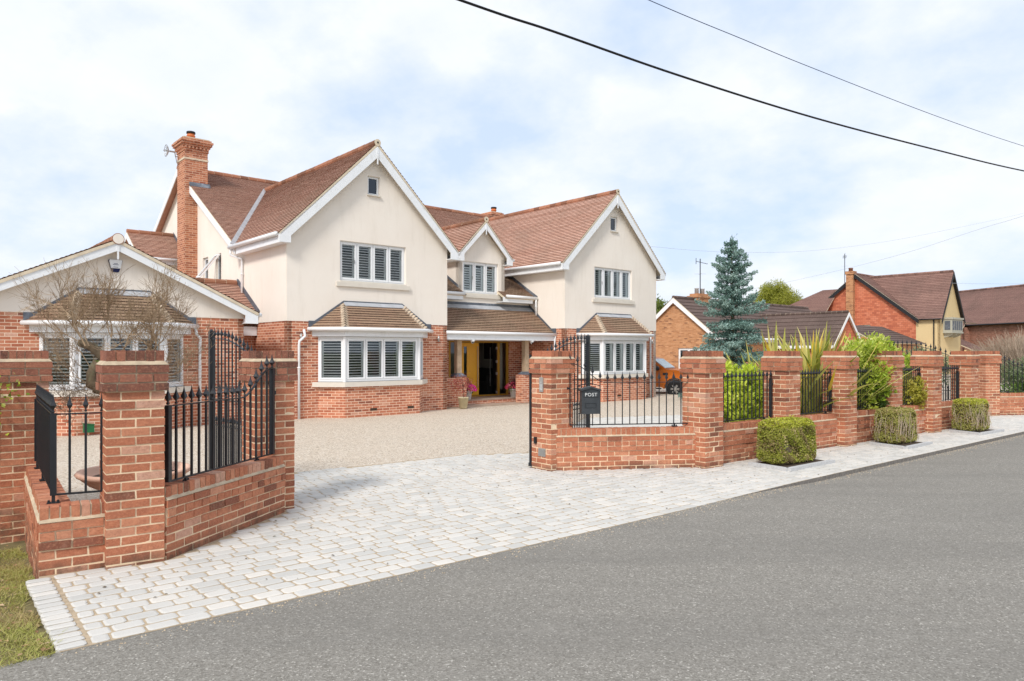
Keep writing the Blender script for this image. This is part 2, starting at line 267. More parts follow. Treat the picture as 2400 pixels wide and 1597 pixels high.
# ------------------------------------------------------------------ mesh builder
def set_tag(o, label=None, cat=None, group=None, kind=None):
    if label: o['label'] = label
    if cat: o['category'] = cat
    if group: o['group'] = group
    if kind: o['kind'] = kind
    return o
def empty(name, loc, rz, label, cat, group=None):
    o = bpy.data.objects.new(name, None); COL.objects.link(o)
    o.location = loc; o.rotation_euler = (0, 0, rz); o.empty_display_size = .2
    return set_tag(o, label, cat, group)
class M:
    def __init__(s): s.v = []; s.f = []; s.mi = []; s.r = []
    def add(s, vs, fs, mi=0, r=.5):
        b = len(s.v); s.v += [tuple(p) for p in vs]
        for f in fs: s.f.append([b+i for i in f]); s.mi.append(mi); s.r.append(r)
    def box(s, x0, x1, y0, y1, z0, z1, mi=0, r=.5):
        s.hexa([(x0,y0,z0),(x1,y0,z0),(x1,y1,z0),(x0,y1,z0),(x0,y0,z1),(x1,y0,z1),(x1,y1,z1),(x0,y1,z1)], mi, r)
    def hexa(s, p, mi=0, r=.5):
        s.add(p, [(0,3,2,1),(4,5,6,7),(0,1,5,4),(1,2,6,5),(2,3,7,6),(3,0,4,7)], mi, r)
    def fbox(s, F, a0, a1, d0, d1, w0, w1, mi=0, r=.5):
        s.hexa([F(a0,d1,w0),F(a1,d1,w0),F(a1,d0,w0),F(a0,d0,w0),F(a0,d1,w1),F(a1,d1,w1),F(a1,d0,w1),F(a0,d0,w1)], mi, r)
    def bar(s, p, q, w, h=None, mi=0, up=(0,0,1), r=.5):
        h = h or w; p = Vector(p); q = Vector(q); d = (q-p).normalized(); u = Vector(up)
        if abs(d.dot(u)) > .99: u = Vector((1,0,0))
        sd = d.cross(u).normalized()*w/2; u2 = sd.cross(d).normalized()*h/2
        s.hexa([p-sd-u2, p+sd-u2, q+sd-u2, q-sd-u2, p-sd+u2, p+sd+u2, q+sd+u2, q-sd+u2], mi, r)
    def tube(s, pts, rad, n=6, mi=0, r=.5, cap=True):
        pts = [Vector(p) for p in pts]; k = len(pts)
        if not hasattr(rad, '__len__'): rad = [rad]*k
        b = len(s.v); t = (pts[1]-pts[0]).normalized()
        u = t.orthogonal().normalized()
        for i, p in enumerate(pts):
            if i == 0: t = pts[1]-pts[0]
            elif i == k-1: t = pts[-1]-pts[-2]
            else: t = pts[i+1]-pts[i-1]
            t.normalize(); u = (u-t*u.dot(t)).normalized(); w = t.cross(u)
            for j in range(n):
                a = 2*math.pi*j/n; s.v.append(tuple(p+(u*math.cos(a)+w*math.sin(a))*rad[i]))
        for i in range(k-1):
            for j in range(n):
                s.f.append([b+i*n+j, b+i*n+(j+1)%n, b+(i+1)*n+(j+1)%n, b+(i+1)*n+j]); s.mi.append(mi); s.r.append(r)
        if cap:
            s.f.append([b+j for j in range(n)][::-1]); s.mi.append(mi); s.r.append(r)
            s.f.append([b+(k-1)*n+j for j in range(n)]); s.mi.append(mi); s.r.append(r)
    def lathe(s, prof, c=(0,0,0), n=16, mi=0, r=.5, ph=0):
        s_b = len(s.v); k = len(prof)
        for (rr, z) in prof:
            for j in range(n):
                a = 2*math.pi*j/n+ph; s.v.append((c[0]+rr*math.cos(a), c[1]+rr*math.sin(a), c[2]+z))
        for i in range(k-1):
            for j in range(n):
                s.f.append([s_b+i*n+j, s_b+i*n+(j+1)%n, s_b+(i+1)*n+(j+1)%n, s_b+(i+1)*n+j]); s.mi.append(mi); s.r.append(r)
        s.f.append([s_b+j for j in range(n)][::-1]); s.mi.append(mi); s.r.append(r)
        s.f.append([s_b+(k-1)*n+j for j in range(n)]); s.mi.append(mi); s.r.append(r)
    def prism(s, poly, off, mi=0, r=.5):
        n = len(poly); off = Vector(off); P = [Vector(p) for p in poly]; Q = [p+off for p in P]
        tri = tessellate_polygon([P]); b = len(s.v)
        s.v += [tuple(p) for p in P+Q]
        for t in tri:
            s.f.append([b+i for i in t]); s.mi.append(mi); s.r.append(r)
            s.f.append([b+n+i for i in t][::-1]); s.mi.append(mi); s.r.append(r)
        for i in range(n):
            j = (i+1) % n; s.f.append([b+i, b+j, b+n+j, b+n+i]); s.mi.append(mi); s.r.append(r)
    def build(s, name, mats, parent=None, smooth=False, uv=True):
        if not isinstance(mats, (list, tuple)): mats = [mats]
        me = bpy.data.meshes.new(name)
        me.from_pydata(s.v, [], s.f); me.update()
        for m in mats: me.materials.append(m)
        me.polygons.foreach_set('material_index', s.mi)
        if smooth: me.polygons.foreach_set('use_smooth', [True]*len(s.f))
        at = me.attributes.new('rnd', 'FLOAT', 'FACE'); at.data.foreach_set('value', s.r)
        if uv and len(me.polygons):
            npoly = len(me.polygons); nl = len(me.loops)
            nor = np.empty(npoly*3); me.polygons.foreach_get('normal', nor); nor = nor.reshape(-1, 3)
            tot = np.empty(npoly, int); me.polygons.foreach_get('loop_total', tot)
            lv = np.empty(nl, int); me.loops.foreach_get('vertex_index', lv)
            co = np.empty(len(me.vertices)*3); me.vertices.foreach_get('co', co); co = co.reshape(-1, 3)
            hz = np.hypot(nor[:, 0], nor[:, 1]); flat = hz < .05; hz[flat] = 1
            t = np.stack([-nor[:, 1]/hz, nor[:, 0]/hz, np.zeros(npoly)], 1); t[flat] = (1, 0, 0)
            bt = np.cross(nor, t)
            t = np.repeat(t, tot, 0); bt = np.repeat(bt, tot, 0); p = co[lv]
            U = np.stack([(p*t).sum(1), (p*bt).sum(1)], 1)
            L = me.uv_layers.new(name='UVMap'); L.data.foreach_set('uv', U.ravel())
        o = bpy.data.objects.new(name, me); COL.objects.link(o)
        if parent: o.parent = parent
        return o
def quads(name, V, rnd, mat, parent=None):
    """V: (N,4,3) array of leaf quads -> one mesh"""
    N = len(V); me = bpy.data.meshes.new(name)
    me.vertices.add(N*4); me.vertices.foreach_set('co', np.asarray(V, float).ravel())
    me.loops.add(N*4); me.loops.foreach_set('vertex_index', np.arange(N*4))
    me.polygons.add(N); me.polygons.foreach_set('loop_start', np.arange(N)*4); me.polygons.foreach_set('loop_total', np.full(N, 4))
    me.update(calc_edges=True)
    at = me.attributes.new('rnd', 'FLOAT', 'FACE'); at.data.foreach_set('value', np.clip(rnd, 0, 1).astype(float))
    me.materials.append(mat)
    o = bpy.data.objects.new(name, me); COL.objects.link(o)
    if parent: o.parent = parent
    return o
def unit(n):
    v = RNG.normal(size=(n, 3)); return v/np.linalg.norm(v, axis=1, keepdims=True)
def leafq(C, size, ax=None, ratio=.5, bend=0):
    """leaf quads (kite) at centres C (N,3); ax leaf axis (N,3) or random"""
    n = len(C); size = np.broadcast_to(size, (n,))[:, None]
    A = unit(n) if ax is None else ax
    B = np.cross(A, unit(n)); B /= np.linalg.norm(B, axis=1, keepdims=True)+1e-9
    return np.stack([C-A*size*.5, C+B*size*ratio*.5, C+A*size*.5, C-B*size*ratio*.5], 1)
def Frame(ox, oy, ang):
    """ang: direction of +a in the local plan; outward normal d is to the right of it (ang-90)"""
    tx, ty = math.cos(ang), math.sin(ang); nx, ny = ty, -tx
    return lambda a, d, w: (ox+tx*a+nx*d, oy+ty*a+ny*d, w)

# ------------------------------------------------------------------ roofs, walls, windows
def tiles(parent, name, poly, mat, gauge=.105, tw=.17, lift=.028, slabmat=None, slab=.07, jit=.0015, rows_dark=0):
    """poly: coplanar 3D points (convex) of a roof slope, laid with overlapping rows of tiles"""
    P = [Vector(p) for p in poly]
    n = Vector((0,0,0))
    for i in range(len(P)): n += P[i].cross(P[(i+1) % len(P)])
    n.normalize()
    if n.z < 0: n = -n
    t = Vector((0,0,1)).cross(n).normalized(); s = n.cross(t).normalized()
    if s.z < 0: s = -s; t = -t
    o = min(P, key=lambda p: p.z)
    Q = [((p-o).dot(t), (p-o).dot(s)) for p in P]
    smax = max(q[1] for q in Q)
    def span(y):
        xs = []
        for i in range(len(Q)):
            (x0, y0), (x1, y1) = Q[i], Q[(i+1) % len(Q)]
            if abs(y1-y0) < 1e-6:
                if abs(y-y0) < 1e-4: xs += [x0, x1]
                continue
            k = (y-y0)/(y1-y0)
            if -1e-6 <= k <= 1+1e-6: xs.append(x0+(x1-x0)*k)
        return (min(xs), max(xs)) if xs else None
    m = M(); k = 0; y = 0.
    def W(x, yy, h): return o+t*x+s*yy+n*h
    while y < smax-.015:
        y1 = min(y+gauge, smax)
        a = span(y+.0005); b = span(y1-.0005)
        if a and b:
            off = (k % 2)*tw/2; x = math.floor((min(a[0], b[0])-off)/tw)*tw+off; xe = max(a[1], b[1])
            wob = random.uniform(-jit, jit); rr = random.random()
            while x < xe:
                x0, x1 = x+.002, x+tw-.002
                p0, p1 = max(x0, a[0]), min(x1, a[1]); q0, q1 = max(x0, b[0]), min(x1, b[1])
                if (p1-p0) > .004 or (q1-q0) > .004:
                    if p1 < p0: p0 = p1 = min(max((p0+p1)/2, a[0]), a[1])
                    if q1 < q0: q0 = q1 = min(max((q0+q1)/2, b[0]), b[1])
                    h = lift+wob*.5+random.uniform(-jit, jit); dy = random.uniform(-.004, .004)
                    vs = [W(p0, y+dy, -.003), W(p1, y+dy, -.003), W(p1, y+dy, h), W(p0, y+dy, h), W(q1, y1+.004, .003), W(q0, y1+.004, .003)]
                    r = .32+.36*rr+.22*random.random()
                    m.add(vs, [(0,1,2,3)], 0, .0); m.add(vs, [(3,2,4,5)], 0, r)  # risers take the darkest tone: row shading put into the colour
                x += tw
        y = y1; k += 1
    # solid slab under the tiles
    off = -n*slab; b = len(m.v); N = len(P)
    m.v += [tuple(p-n*.004) for p in P]+[tuple(p+off) for p in P]
    m.f += [[b+i for i in range(N)], [b+N+i for i in range(N)][::-1]]; m.mi += [1, 1]; m.r += [.2, .5]
    for i in range(N):
        j = (i+1) % N; m.f.append([b+i, b+j, b+N+j, b+N+i]); m.mi.append(1); m.r.append(.5)
    return m.build(name, [mat, slabmat or MT['cream']], parent)
def ridge(parent, p, q, rad=.11, mat=None, seg=.32, name='ridge'):
    m = M(); p = Vector(p); q = Vector(q); L = (q-p).length; d = (q-p)/L; n = max(1, int(L/seg)); g = L/n
    for i in range(n):
        a = p+d*(i*g+.006); b = p+d*((i+1)*g-.006); rr = rad*random.uniform(.97, 1.03)
        m.tube([a, b], [rr*1.02, rr*.98], 10, 0, random.random())
    m.tube([p+d*.01, q-d*.01], rad*.93, 8, 1)
    return m.build(name, [mat or MT['ridge'], MT['cream']], parent, False)
def wall(parent, name, mat, F, outline, holes=(), rev=.12, d=0., revmat=None):
    """outline, holes: lists of (a, w)"""
    rings = [outline]+[[(h[0],h[2]),(h[1],h[2]),(h[1],h[3]),(h[0],h[3])] for h in holes]
    V3 = [[Vector((a, w, 0)) for a, w in ring] for ring in rings]
    tri = tessellate_polygon(V3); flat = [p for r_ in rings for p in r_]
    m = M(); pts = [F(a, d, w) for a, w in flat]
    o = Vector(F(0,0,0)); nrm = Vector(F(0,1,0))-o
    fs = []
    for t in tri:
        A, B, C = [Vector(pts[i]) for i in t]
        fs.append(tuple(t) if (B-A).cross(C-A).dot(nrm) > 0 else tuple(t)[::-1])
    m.add(pts, fs, 0)
    for ri, ring in enumerate(rings):
        k = len(ring); dep = rev if ri else .15
        for i in range(k):
            (a0, w0), (a1, w1) = ring[i], ring[(i+1) % k]
            m.add([F(a0,d,w0), F(a1,d,w1), F(a1,d-dep,w1), F(a0,d-dep,w0)], [(0,1,2,3)], 1 if ri else 0)
    return m.build(name, [mat, revmat or mat], parent)
def window(parent, F, a0, a1, w0, w1, n=1, rec=.07, slats=True, sill=None, pitch=.075, border=.04, sash=.055, glass=None, fmat=None, room=True, slatside=.03, tilt=.20, handle=False, leaded=False, backd=.55):
    fm = fmat or MT['white']; m = M(); D = -rec
    m.fbox(F, a0, a1, D-.06, D, w0, w0+border); m.fbox(F, a0, a1, D-.06, D, w1-border, w1)
    m.fbox(F, a0, a0+border, D-.0595, D-.0005, w0+border, w1-border); m.fbox(F, a1-border, a1, D-.0595, D-.0005, w0+border, w1-border)
    ws = (a1-a0-2*border)/n
    for i in range(1, n):
        x = a0+border+ws*i; m.fbox(F, x-.012, x+.012, D-.055, D-.012, w0+border, w1-border)
    panes = []
    for i in range(n):
        x0 = a0+border+ws*i+(.010 if i else .002); x1 = a0+border+ws*(i+1)-(.010 if i < n-1 else .002); y0 = w0+border+.002; y1 = w1-border-.002
        dd = D+.012
        m.fbox(F, x0, x1, D-.045, dd, y0, y0+sash); m.fbox(F, x0, x1, D-.045, dd, y1-sash, y1)
        m.fbox(F, x0, x0+sash, D-.0445, dd-.0008, y0+sash, y1-sash); m.fbox(F, x1-sash, x1, D-.0445, dd-.0008, y0+sash, y1-sash)
        panes.append((x0+sash, x1-sash, y0+sash, y1-sash))
    wo = m.build('window', fm, parent)
    g = M()
    for (x0, x1, y0, y1) in panes:
        pq = [Vector(F(x0,D-.02,y0)), Vector(F(x1,D-.02,y0)), Vector(F(x1,D-.02,y1)), Vector(F(x0,D-.02,y1))]
        if (pq[1]-pq[0]).cross(pq[2]-pq[0]).dot(Vector(F(x0,1,y0))-Vector(F(x0,0,y0))) < 0: pq = pq[::-1]
        g.add(pq, [(0,1,2,3)])
    g.build('pane', glass or MT['glass'], wo, uv=False)
    if leaded:
        l = M()
        for (x0, x1, y0, y1) in panes:
            k = leaded; W_, H_ = x1-x0, y1-y0
            nx = max(2, int(W_/k)); ny = max(2, int(H_/k))
            for i in range(1, nx): l.fbox(F, x0+W_*i/nx-.006, x0+W_*i/nx+.006, D-.019, D-.012, y0, y1)
            for i in range(1, ny): l.fbox(F, x0, x1, D-.0185, D-.0125, y0+H_*i/ny-.006, y0+H_*i/ny+.006)
        l.build('glazing_bars', MT['lead'], wo)
    if slats:
        s = M(); sd = D-.085
        for (x0, x1, y0, y1) in panes:
            X0, X1 = x0-.03, x1+.03
            s.fbox(F, X0, x0+slatside, sd-.02, sd+.02, y0-.03, y1+.03); s.fbox(F, x1-slatside, X1, sd-.02, sd+.02, y0-.03, y1+.03)
            s.fbox(F, x0+slatside, x1-slatside, sd-.018, sd+.018, y0-.03, y0+.02); s.fbox(F, x0+slatside, x1-slatside, sd-.018, sd+.018, y1-.02, y1+.03)
            y = y0+.05
            while y < y1-.04:
                c, si = math.cos(tilt)*.03, math.sin(tilt)*.03; th = .008
                s.hexa([F(x0+slatside,sd+c,y-si-th), F(x1-slatside,sd+c,y-si-th), F(x1-slatside,sd-c,y+si-th), F(x0+slatside,sd-c,y+si-th),
                        F(x0+slatside,sd+c,y-si+th), F(x1-slatside,sd+c,y-si+th), F(x1-slatside,sd-c,y+si+th), F(x0+slatside,sd-c,y+si+th)])
                y += pitch
        s.build('shutter', MT['slat'], wo)
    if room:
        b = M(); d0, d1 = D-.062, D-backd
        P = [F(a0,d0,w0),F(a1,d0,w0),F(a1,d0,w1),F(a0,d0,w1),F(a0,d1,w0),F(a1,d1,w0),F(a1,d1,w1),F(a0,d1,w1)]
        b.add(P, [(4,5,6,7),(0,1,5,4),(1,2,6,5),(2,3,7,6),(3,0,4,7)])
        b.build('room', MT['dark'], wo)  # shallow near-black backing box; the room's shade is put into its colour
    if handle:
        h = M(); (x0, x1, y0, y1) = panes[0]
        h.fbox(F, x1-.02, x1-.005, D+.012, D+.03, (y0+y1)/2-.06, (y0+y1)/2+.05); h.build('handle', MT['silver'], wo)
    if sill:
        q = M(); q.fbox(F, a0-sill[0], a1+sill[0], -.02, .06, w0-sill[1], w0-sill[2]); q.fbox(F, a0+.0, a1-.0, D-.05, .03, w0-sill[2]+.001, w0+.001)
        q.build('sill', [MT['stone']], wo)
    return wo
def gutter(parent, pts, rad=.055, name='gutter', brackets=True):
    m = M(); m.tube(pts, rad, 10)
    return m.build(name, MT['white'], parent, True)
def pipe(parent, pts, rad=.036):
    m = M(); m.tube(pts, rad, 8)
    p = [Vector(q) for q in pts]
    a, b = p[-2], p[-1]; k = max(1, int((a-b).length/1.1))
    for i in range(k):
        c = a.lerp(b, (i+.3)/k); m.tube([c-Vector((0,0,.02)), c+Vector((0,0,.02))], rad*1.3, 8)
    return m.build('downpipe', MT['white'], parent, True)
def barge(parent, F, uc, wa, ue, we, drop, depth=.17, boxw=.29, boxb=.24, d=.25, th=.025, left=True, right=True, mat=None, pend=True):
    """barge boards of a gable, apex (uc, wa) to eaves (uc+-ue, we), with boxed ends"""
    m = M(); sl = (wa-we)/ue
    for sg, on in ((-1, left), (1, right)):
        if not on: continue
        inner = drop
        e = uc+sg*ue
        P = [(uc, wa), (e, we), (e, we-boxb), (e-sg*boxw, we-boxb), (e-sg*boxw, we-boxb+.02+max(0, (wa-inner)-(sl*(ue-boxw))-(we-boxb)-.02)), (uc, wa-inner)]
        P[4] = (e-sg*boxw, max(we-boxb+.02, wa-inner-sl*(ue-boxw)))
        poly = [F(a, d, w) for a, w in P]
        o = Vector(F(0,0,0)); nn = Vector(F(0,1,0))-o
        m.prism(poly, nn*-th if sg > 0 else nn*(-th-.0006))
        # side return of the boxed end
        m.fbox(F, min(e, e-sg*.02), max(e, e-sg*.02), .0, d-.001, we-boxb+.001, we-.03)
        m.fbox(F, min(e-sg*boxw, e-sg*.021), max(e-sg*boxw, e-sg*.021), 0, d-th-.001, we-boxb+.002, we-boxb+.022)
    if pend:
        m.fbox(F, uc-.03, uc+.03, d-.01, d+.015, wa-drop-.02, wa-.05); m.fbox(F, uc-.018, uc+.018, d-.008, d+.013, wa-drop-.2, wa-drop-.02)
    return m.build('bargeboard', mat or MT['offwhite'], parent)

# ================================================================== WORLD, LIGHT, CAMERA
w = bpy.data.worlds.new('World'); sc.world = w; w.use_nodes = True
nt = w.node_tree; bg = nt.nodes['Background']
SUN_EL, SUN_AZ = R(42), R(203)          # azimuth measured clockwise from +Y
sky = nd(nt, 'ShaderNodeTexSky'); sky.sky_type = 'NISHITA'; sky.sun_disc = False
sky.sun_elevation = SUN_EL; sky.sun_rotation = SUN_AZ; sky.air_density = 1.0; sky.dust_density = .6; sky.ozone_density = 1.2
tc = nd(nt, 'ShaderNodeTexCoord')
sep = nd(nt, 'ShaderNodeSeparateXYZ'); nt.links.new(tc.outputs['Generated'], sep.inputs[0])
zc = nd(nt, 'ShaderNodeMath', operation='ADD'); nt.links.new(sep.outputs[2], zc.inputs[0]); zc.inputs[1].default_value = .42
zm = nd(nt, 'ShaderNodeMath', operation='MAXIMUM'); nt.links.new(zc.outputs[0], zm.inputs[0]); zm.inputs[1].default_value = .25
cmb = nd(nt, 'ShaderNodeCombineXYZ')
for i in (0, 1):
    dv_ = nd(nt, 'ShaderNodeMath', operation='DIVIDE'); nt.links.new(sep.outputs[i], dv_.inputs[0]); nt.links.new(zm.outputs[0], dv_.inputs[1]); nt.links.new(dv_.outputs[0], cmb.inputs[i])
mp = nd(nt, 'ShaderNodeMapping'); mp.inputs['Location'].default_value = (.3, .9, 0); mp.inputs['Rotation'].default_value = (0,0,.5); nt.links.new(cmb.outputs[0], mp.inputs[0])
n1 = noise(nt, 2.2, 8, .56, mp.outputs[0]); n2 = noise(nt, 6.5, 7, .6, mp.outputs[0])
f1 = maprange(nt, n1, .37, .56, 0, 1); f2 = maprange(nt, n2, .35, .65, .80, 1.0)
mul = nd(nt, 'ShaderNodeMath', operation='MULTIPLY', use_clamp=True); nt.links.new(f1, mul.inputs[0]); nt.links.new(f2, mul.inputs[1])
BLUE = nd(nt, 'ShaderNodeMix'); BLUE.data_type = 'RGBA'; BLUE.inputs[0].default_value = .90
nt.links.new(sky.outputs[0], BLUE.inputs[6]); BLUE.inputs[7].default_value = (4.25, 5.05, 6.45, 1)     # thin high cloud over the blue
n3 = noise(nt, 3.1, 6, .6, mp.outputs[0])
WHT = mix(nt, maprange(nt, n3, .5, .68, 0, .55), (6.0,6.2,6.5), (5.35,5.7,6.3))
nt.links.new(mix(nt, mul.outputs[0], BLUE.outputs[2], WHT), bg.inputs[0]); bg.inputs[1].default_value = .15
sun = bpy.data.lights.new('sun', 'SUN'); sun.energy = 2.7; sun.angle = R(13); sun.color = (1, .955, .89)
so = bpy.data.objects.new('sun', sun); COL.objects.link(so)
sd = Vector((math.sin(SUN_AZ)*math.cos(SUN_EL), math.cos(SUN_AZ)*math.cos(SUN_EL), math.sin(SUN_EL)))
so.rotation_euler = sd.to_track_quat('Z', 'Y').to_euler()
cam = bpy.data.cameras.new('camera'); co = bpy.data.objects.new('camera', cam); COL.objects.link(co)
co.location = (0, 0, CAMH); co.rotation_euler = (R(90), 0, 0)
cam.sensor_width = 36; cam.lens = 1680/2400*36; cam.shift_y = 25.5/2400; cam.clip_end = 2000; cam.clip_start = .05
sc.camera = co
sc.view_settings.view_transform = 'Standard'; sc.view_settings.look = 'None'; sc.view_settings.exposure = .15; sc.view_settings.gamma = 1
sc.cycles.max_bounces = 6; sc.cycles.transparent_max_bounces = 12; sc.cycles.sample_clamp_indirect = 4

# ================================================================== THE HOUSE
OX, OY, HA = -2.0785, 22.8974, R(40.9)
def hw(u, v, z=0): return (OX+u*math.cos(HA)-v*math.sin(HA), OY+u*math.sin(HA)+v*math.cos(HA), z)
def FV(v): return lambda a, d, w: (a, v-d, w)
def FU(u): return lambda a, d, w: (u-d, a, w)       # faces -u
def FP(u): return lambda a, d, w: (u+d, a, w)       # faces +u
G0 = -.12
house = empty('detached_house', hw(0,0), HA, 'large cream and red brick house with two tall white-edged gables and a brown tiled roof', 'house')
RB, RM = MT['render'], MT['housebrick']
def gable_block(vf, u0, u1, wr, rowname, tile):
    uc = (u0+u1)/2; ue = 2.965
    for sg in (-1, 1):
        e = uc+sg*ue
        vv = lambda wz: (wz-3.12)/.596
        tiles(house, 'roof', [(e, vf-.25, 4.95), (e, vv(4.95)+.02, 4.95), (uc, vv(wr), wr), (uc, vf-.25, wr)], tile)
        m = M(); x0, x1 = sorted((e+sg*.03, e+sg*.01-sg*.0)); f = e+sg*-.005
        m.box(min(f, f-sg*.022), max(f, f-sg*.022), vf-.222, 2.95, 4.69, 4.915)
        m.box(min(f-sg*.022, uc+sg*2.67), max(f-sg*.022, uc+sg*2.67), vf-.22, 2.95, 4.69, 4.712)
        m.build('fascia', MT['offwhite'], house)
        gutter(house, [(e+sg*.055, vf-.17, 4.915), (e+sg*.055, 3.35 if (sg < 0 and uc < 0) else 2.75, 4.925)], .06)
    ridge(house, (uc, vf-.24, wr+.0), (uc, (wr-3.12)/.596, wr+.0))
    m = M(); m.tube([(uc, vf-.262, wr+.015), (uc, vf-.25, wr+.015)], .105, 14, 0); m.tube([(uc, vf-.272, wr+.02), (uc, vf-.262, wr+.02)], .03, 8, 1)
    m.build('ridge_end', [MT['cream'], MT['dark']], house)
    barge(house, FV(vf), uc, wr-.09, 2.935, 4.94, .33)
gable_block(0, -5.33, 0, 7.87, '', MT['tile'])
gable_block(-.4, 4.9, 10.17, 7.86, '', MT['tile'])
# front walls of the two gables
H1 = [(-3.75,-1.55,3.81,4.95), (-2.86,-2.46,6.38,6.94)]
wall(house, 'wall', RB, FV(0), [(-5.33,2.61),(0,2.61),(0,5.13),(-2.665,7.76),(-5.33,5.13)], H1, d=.015)
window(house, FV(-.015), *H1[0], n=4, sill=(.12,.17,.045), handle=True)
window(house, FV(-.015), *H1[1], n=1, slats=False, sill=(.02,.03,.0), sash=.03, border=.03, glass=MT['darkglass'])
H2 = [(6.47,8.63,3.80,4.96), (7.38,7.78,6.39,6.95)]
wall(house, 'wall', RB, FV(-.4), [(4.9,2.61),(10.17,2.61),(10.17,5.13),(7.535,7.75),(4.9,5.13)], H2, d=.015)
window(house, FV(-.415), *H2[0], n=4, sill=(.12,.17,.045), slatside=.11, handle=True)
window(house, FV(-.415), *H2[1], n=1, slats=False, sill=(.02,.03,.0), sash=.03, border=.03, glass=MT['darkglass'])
wall(house, 'brick_wall', RM, FV(0), [(-5.33,G0),(0,G0),(0,2.61),(-5.33,2.61)], [(-4.35,-.98,.8,2.5)])
wall(house, 'brick_wall', RM, FV(-.4), [(4.9,G0),(10.17,G0),(10.17,2.61),(4.9,2.61)], [(5.865,9.235,.8,2.5)])
# side walls
HL = [(6.29,6.84,4.07,4.97), (5.03,5.53,3.97,4.97)]
wall(house, 'wall', RB, FU(-5.33), [(0,2.61),(14.15,2.61),(14.15,5.1),(8.85,8.28),(3.06,4.85),(0,4.85)], HL, d=.015)
window(house, FU(-5.345), *HL[0], n=1, slats=False, border=.03, sash=.04)
wo = window(house, FU(-5.345), *HL[1], n=1, slats=False, border=.03, sash=.01)
m = M(); A0, A1 = (5.06, 4.92), (5.50, 4.92)
def OC(a, k, off=0): return (-5.36-.62*k-off*.8, a, 4.92-.80*k+off*.6)
for (a0, a1, k0, k1) in ((5.05,5.10,0,1),(5.46,5.51,0,1),(5.10,5.46,0,.06),(5.10,5.46,.94,1)):
    m.hexa([OC(a0,k0),OC(a1,k0),OC(a1,k1),OC(a0,k1),OC(a0,k0,.04),OC(a1,k0,.04),OC(a1,k1,.04),OC(a0,k1,.04)])
oc = m.build('open_casement', MT['white'], wo)
m = M(); m.add([OC(5.10,.06,.02),OC(5.46,.06,.02),OC(5.46,.94,.02),OC(5.10,.94,.02)], [(0,1,2,3)]); m.build('pane', MT['glass'], wo, uv=False)
wall(house, 'brick_wall', RM, FU(-5.33), [(0,G0),(14.1,G0),(14.1,2.61),(0,2.61)])
wall(house, 'brick_wall', RM, FP(0), [(0,G0),(2,G0),(2,2.61),(0,2.61)])
wall(house, 'wall', RB, FP(0), [(0,2.61),(3.3,2.61),(3.3,4.9),(0,4.9)], d=.002)
wall(house, 'brick_wall', RM, FU(4.9), [(-.4,G0),(2,G0),(2,2.61),(-.4,2.61)])
wall(house, 'wall', RB, FU(4.9), [(-.4,2.61),(3.3,2.61),(3.3,4.9),(-.4,4.9)], d=.015)
wall(house, 'wall', RB, FP(10.17), [(-.4,G0),(14.15,G0),(14.15,5.1),(8.85,8.28),(3.06,4.85),(-.4,4.85)])
wall(house, 'wall', RB, lambda a, d, w: (a, 14.1+d, w), [(-5.33,G0),(10.17,G0),(10.17,5.2),(-5.33,5.2)])
# main roof
mr = lambda v: 3.12+.596*v
def mp_(u0, u1, v0, v1, mat=MT['tile']): return tiles(house, 'roof', [(u0,v0,mr(v0)),(u1,v0,mr(v0)),(u1,v1,mr(v1)),(u0,v1,mr(v1))], mat)
mp_(-5.6, 0, 3.06, 8.85); mp_(0, 4.9, 2.75, 8.85); mp_(4.9, 10.45, 3.06, 8.85)
mp_(0, 1.54, 1.0, 2.75, MT['tilebrown']); mp_(3.63, 4.9, 1.0, 2.75, MT['tilebrown'])
mp_(3.3, 3.63, 1.0, 1.44, MT['tilebrown'])
m = M(); m.prism([(-5.6,8.85,8.40),(10.45,8.85,8.40),(10.45,14.4,5.09),(-5.6,14.4,5.09)], (0,0,-.08)); m.build('roof', MT['tile'], house)
ridge(house, (-5.6,8.85,8.40), (10.45,8.85,8.40))
m = M()
for v0, v1 in ((3.06,8.85),(14.4,8.85)):
    w0, w1 = (mr(3.06), mr(8.85)) if v0 < 5 else (5.09, 8.40)
    m.prism([(-5.62,v0,w0-.03),(-5.62,v1,w1-.03),(-5.62,v1,w1-.28),(-5.62,v0,w0-.24)], (.025,0,0))
m.build('bargeboard', MT['offwhite'], house)
# valleys
m = M()
for uc, sg in ((-2.665,-1),(-2.665,1),(7.535,-1),(7.535,1)):
    e = Vector((uc+sg*2.965, 3.09, 4.97)); t = Vector((uc, 7.97, 7.87)); d = Vector((sg*.13,-.02,.03)); o = Vector((0,0,.035))
    m.prism([e-d*.35+o, t-d*.35+o, t+d*.9+o, e+d*.9+o], (0,0,-.03))
m.build('valley', MT['leadlight'], house)
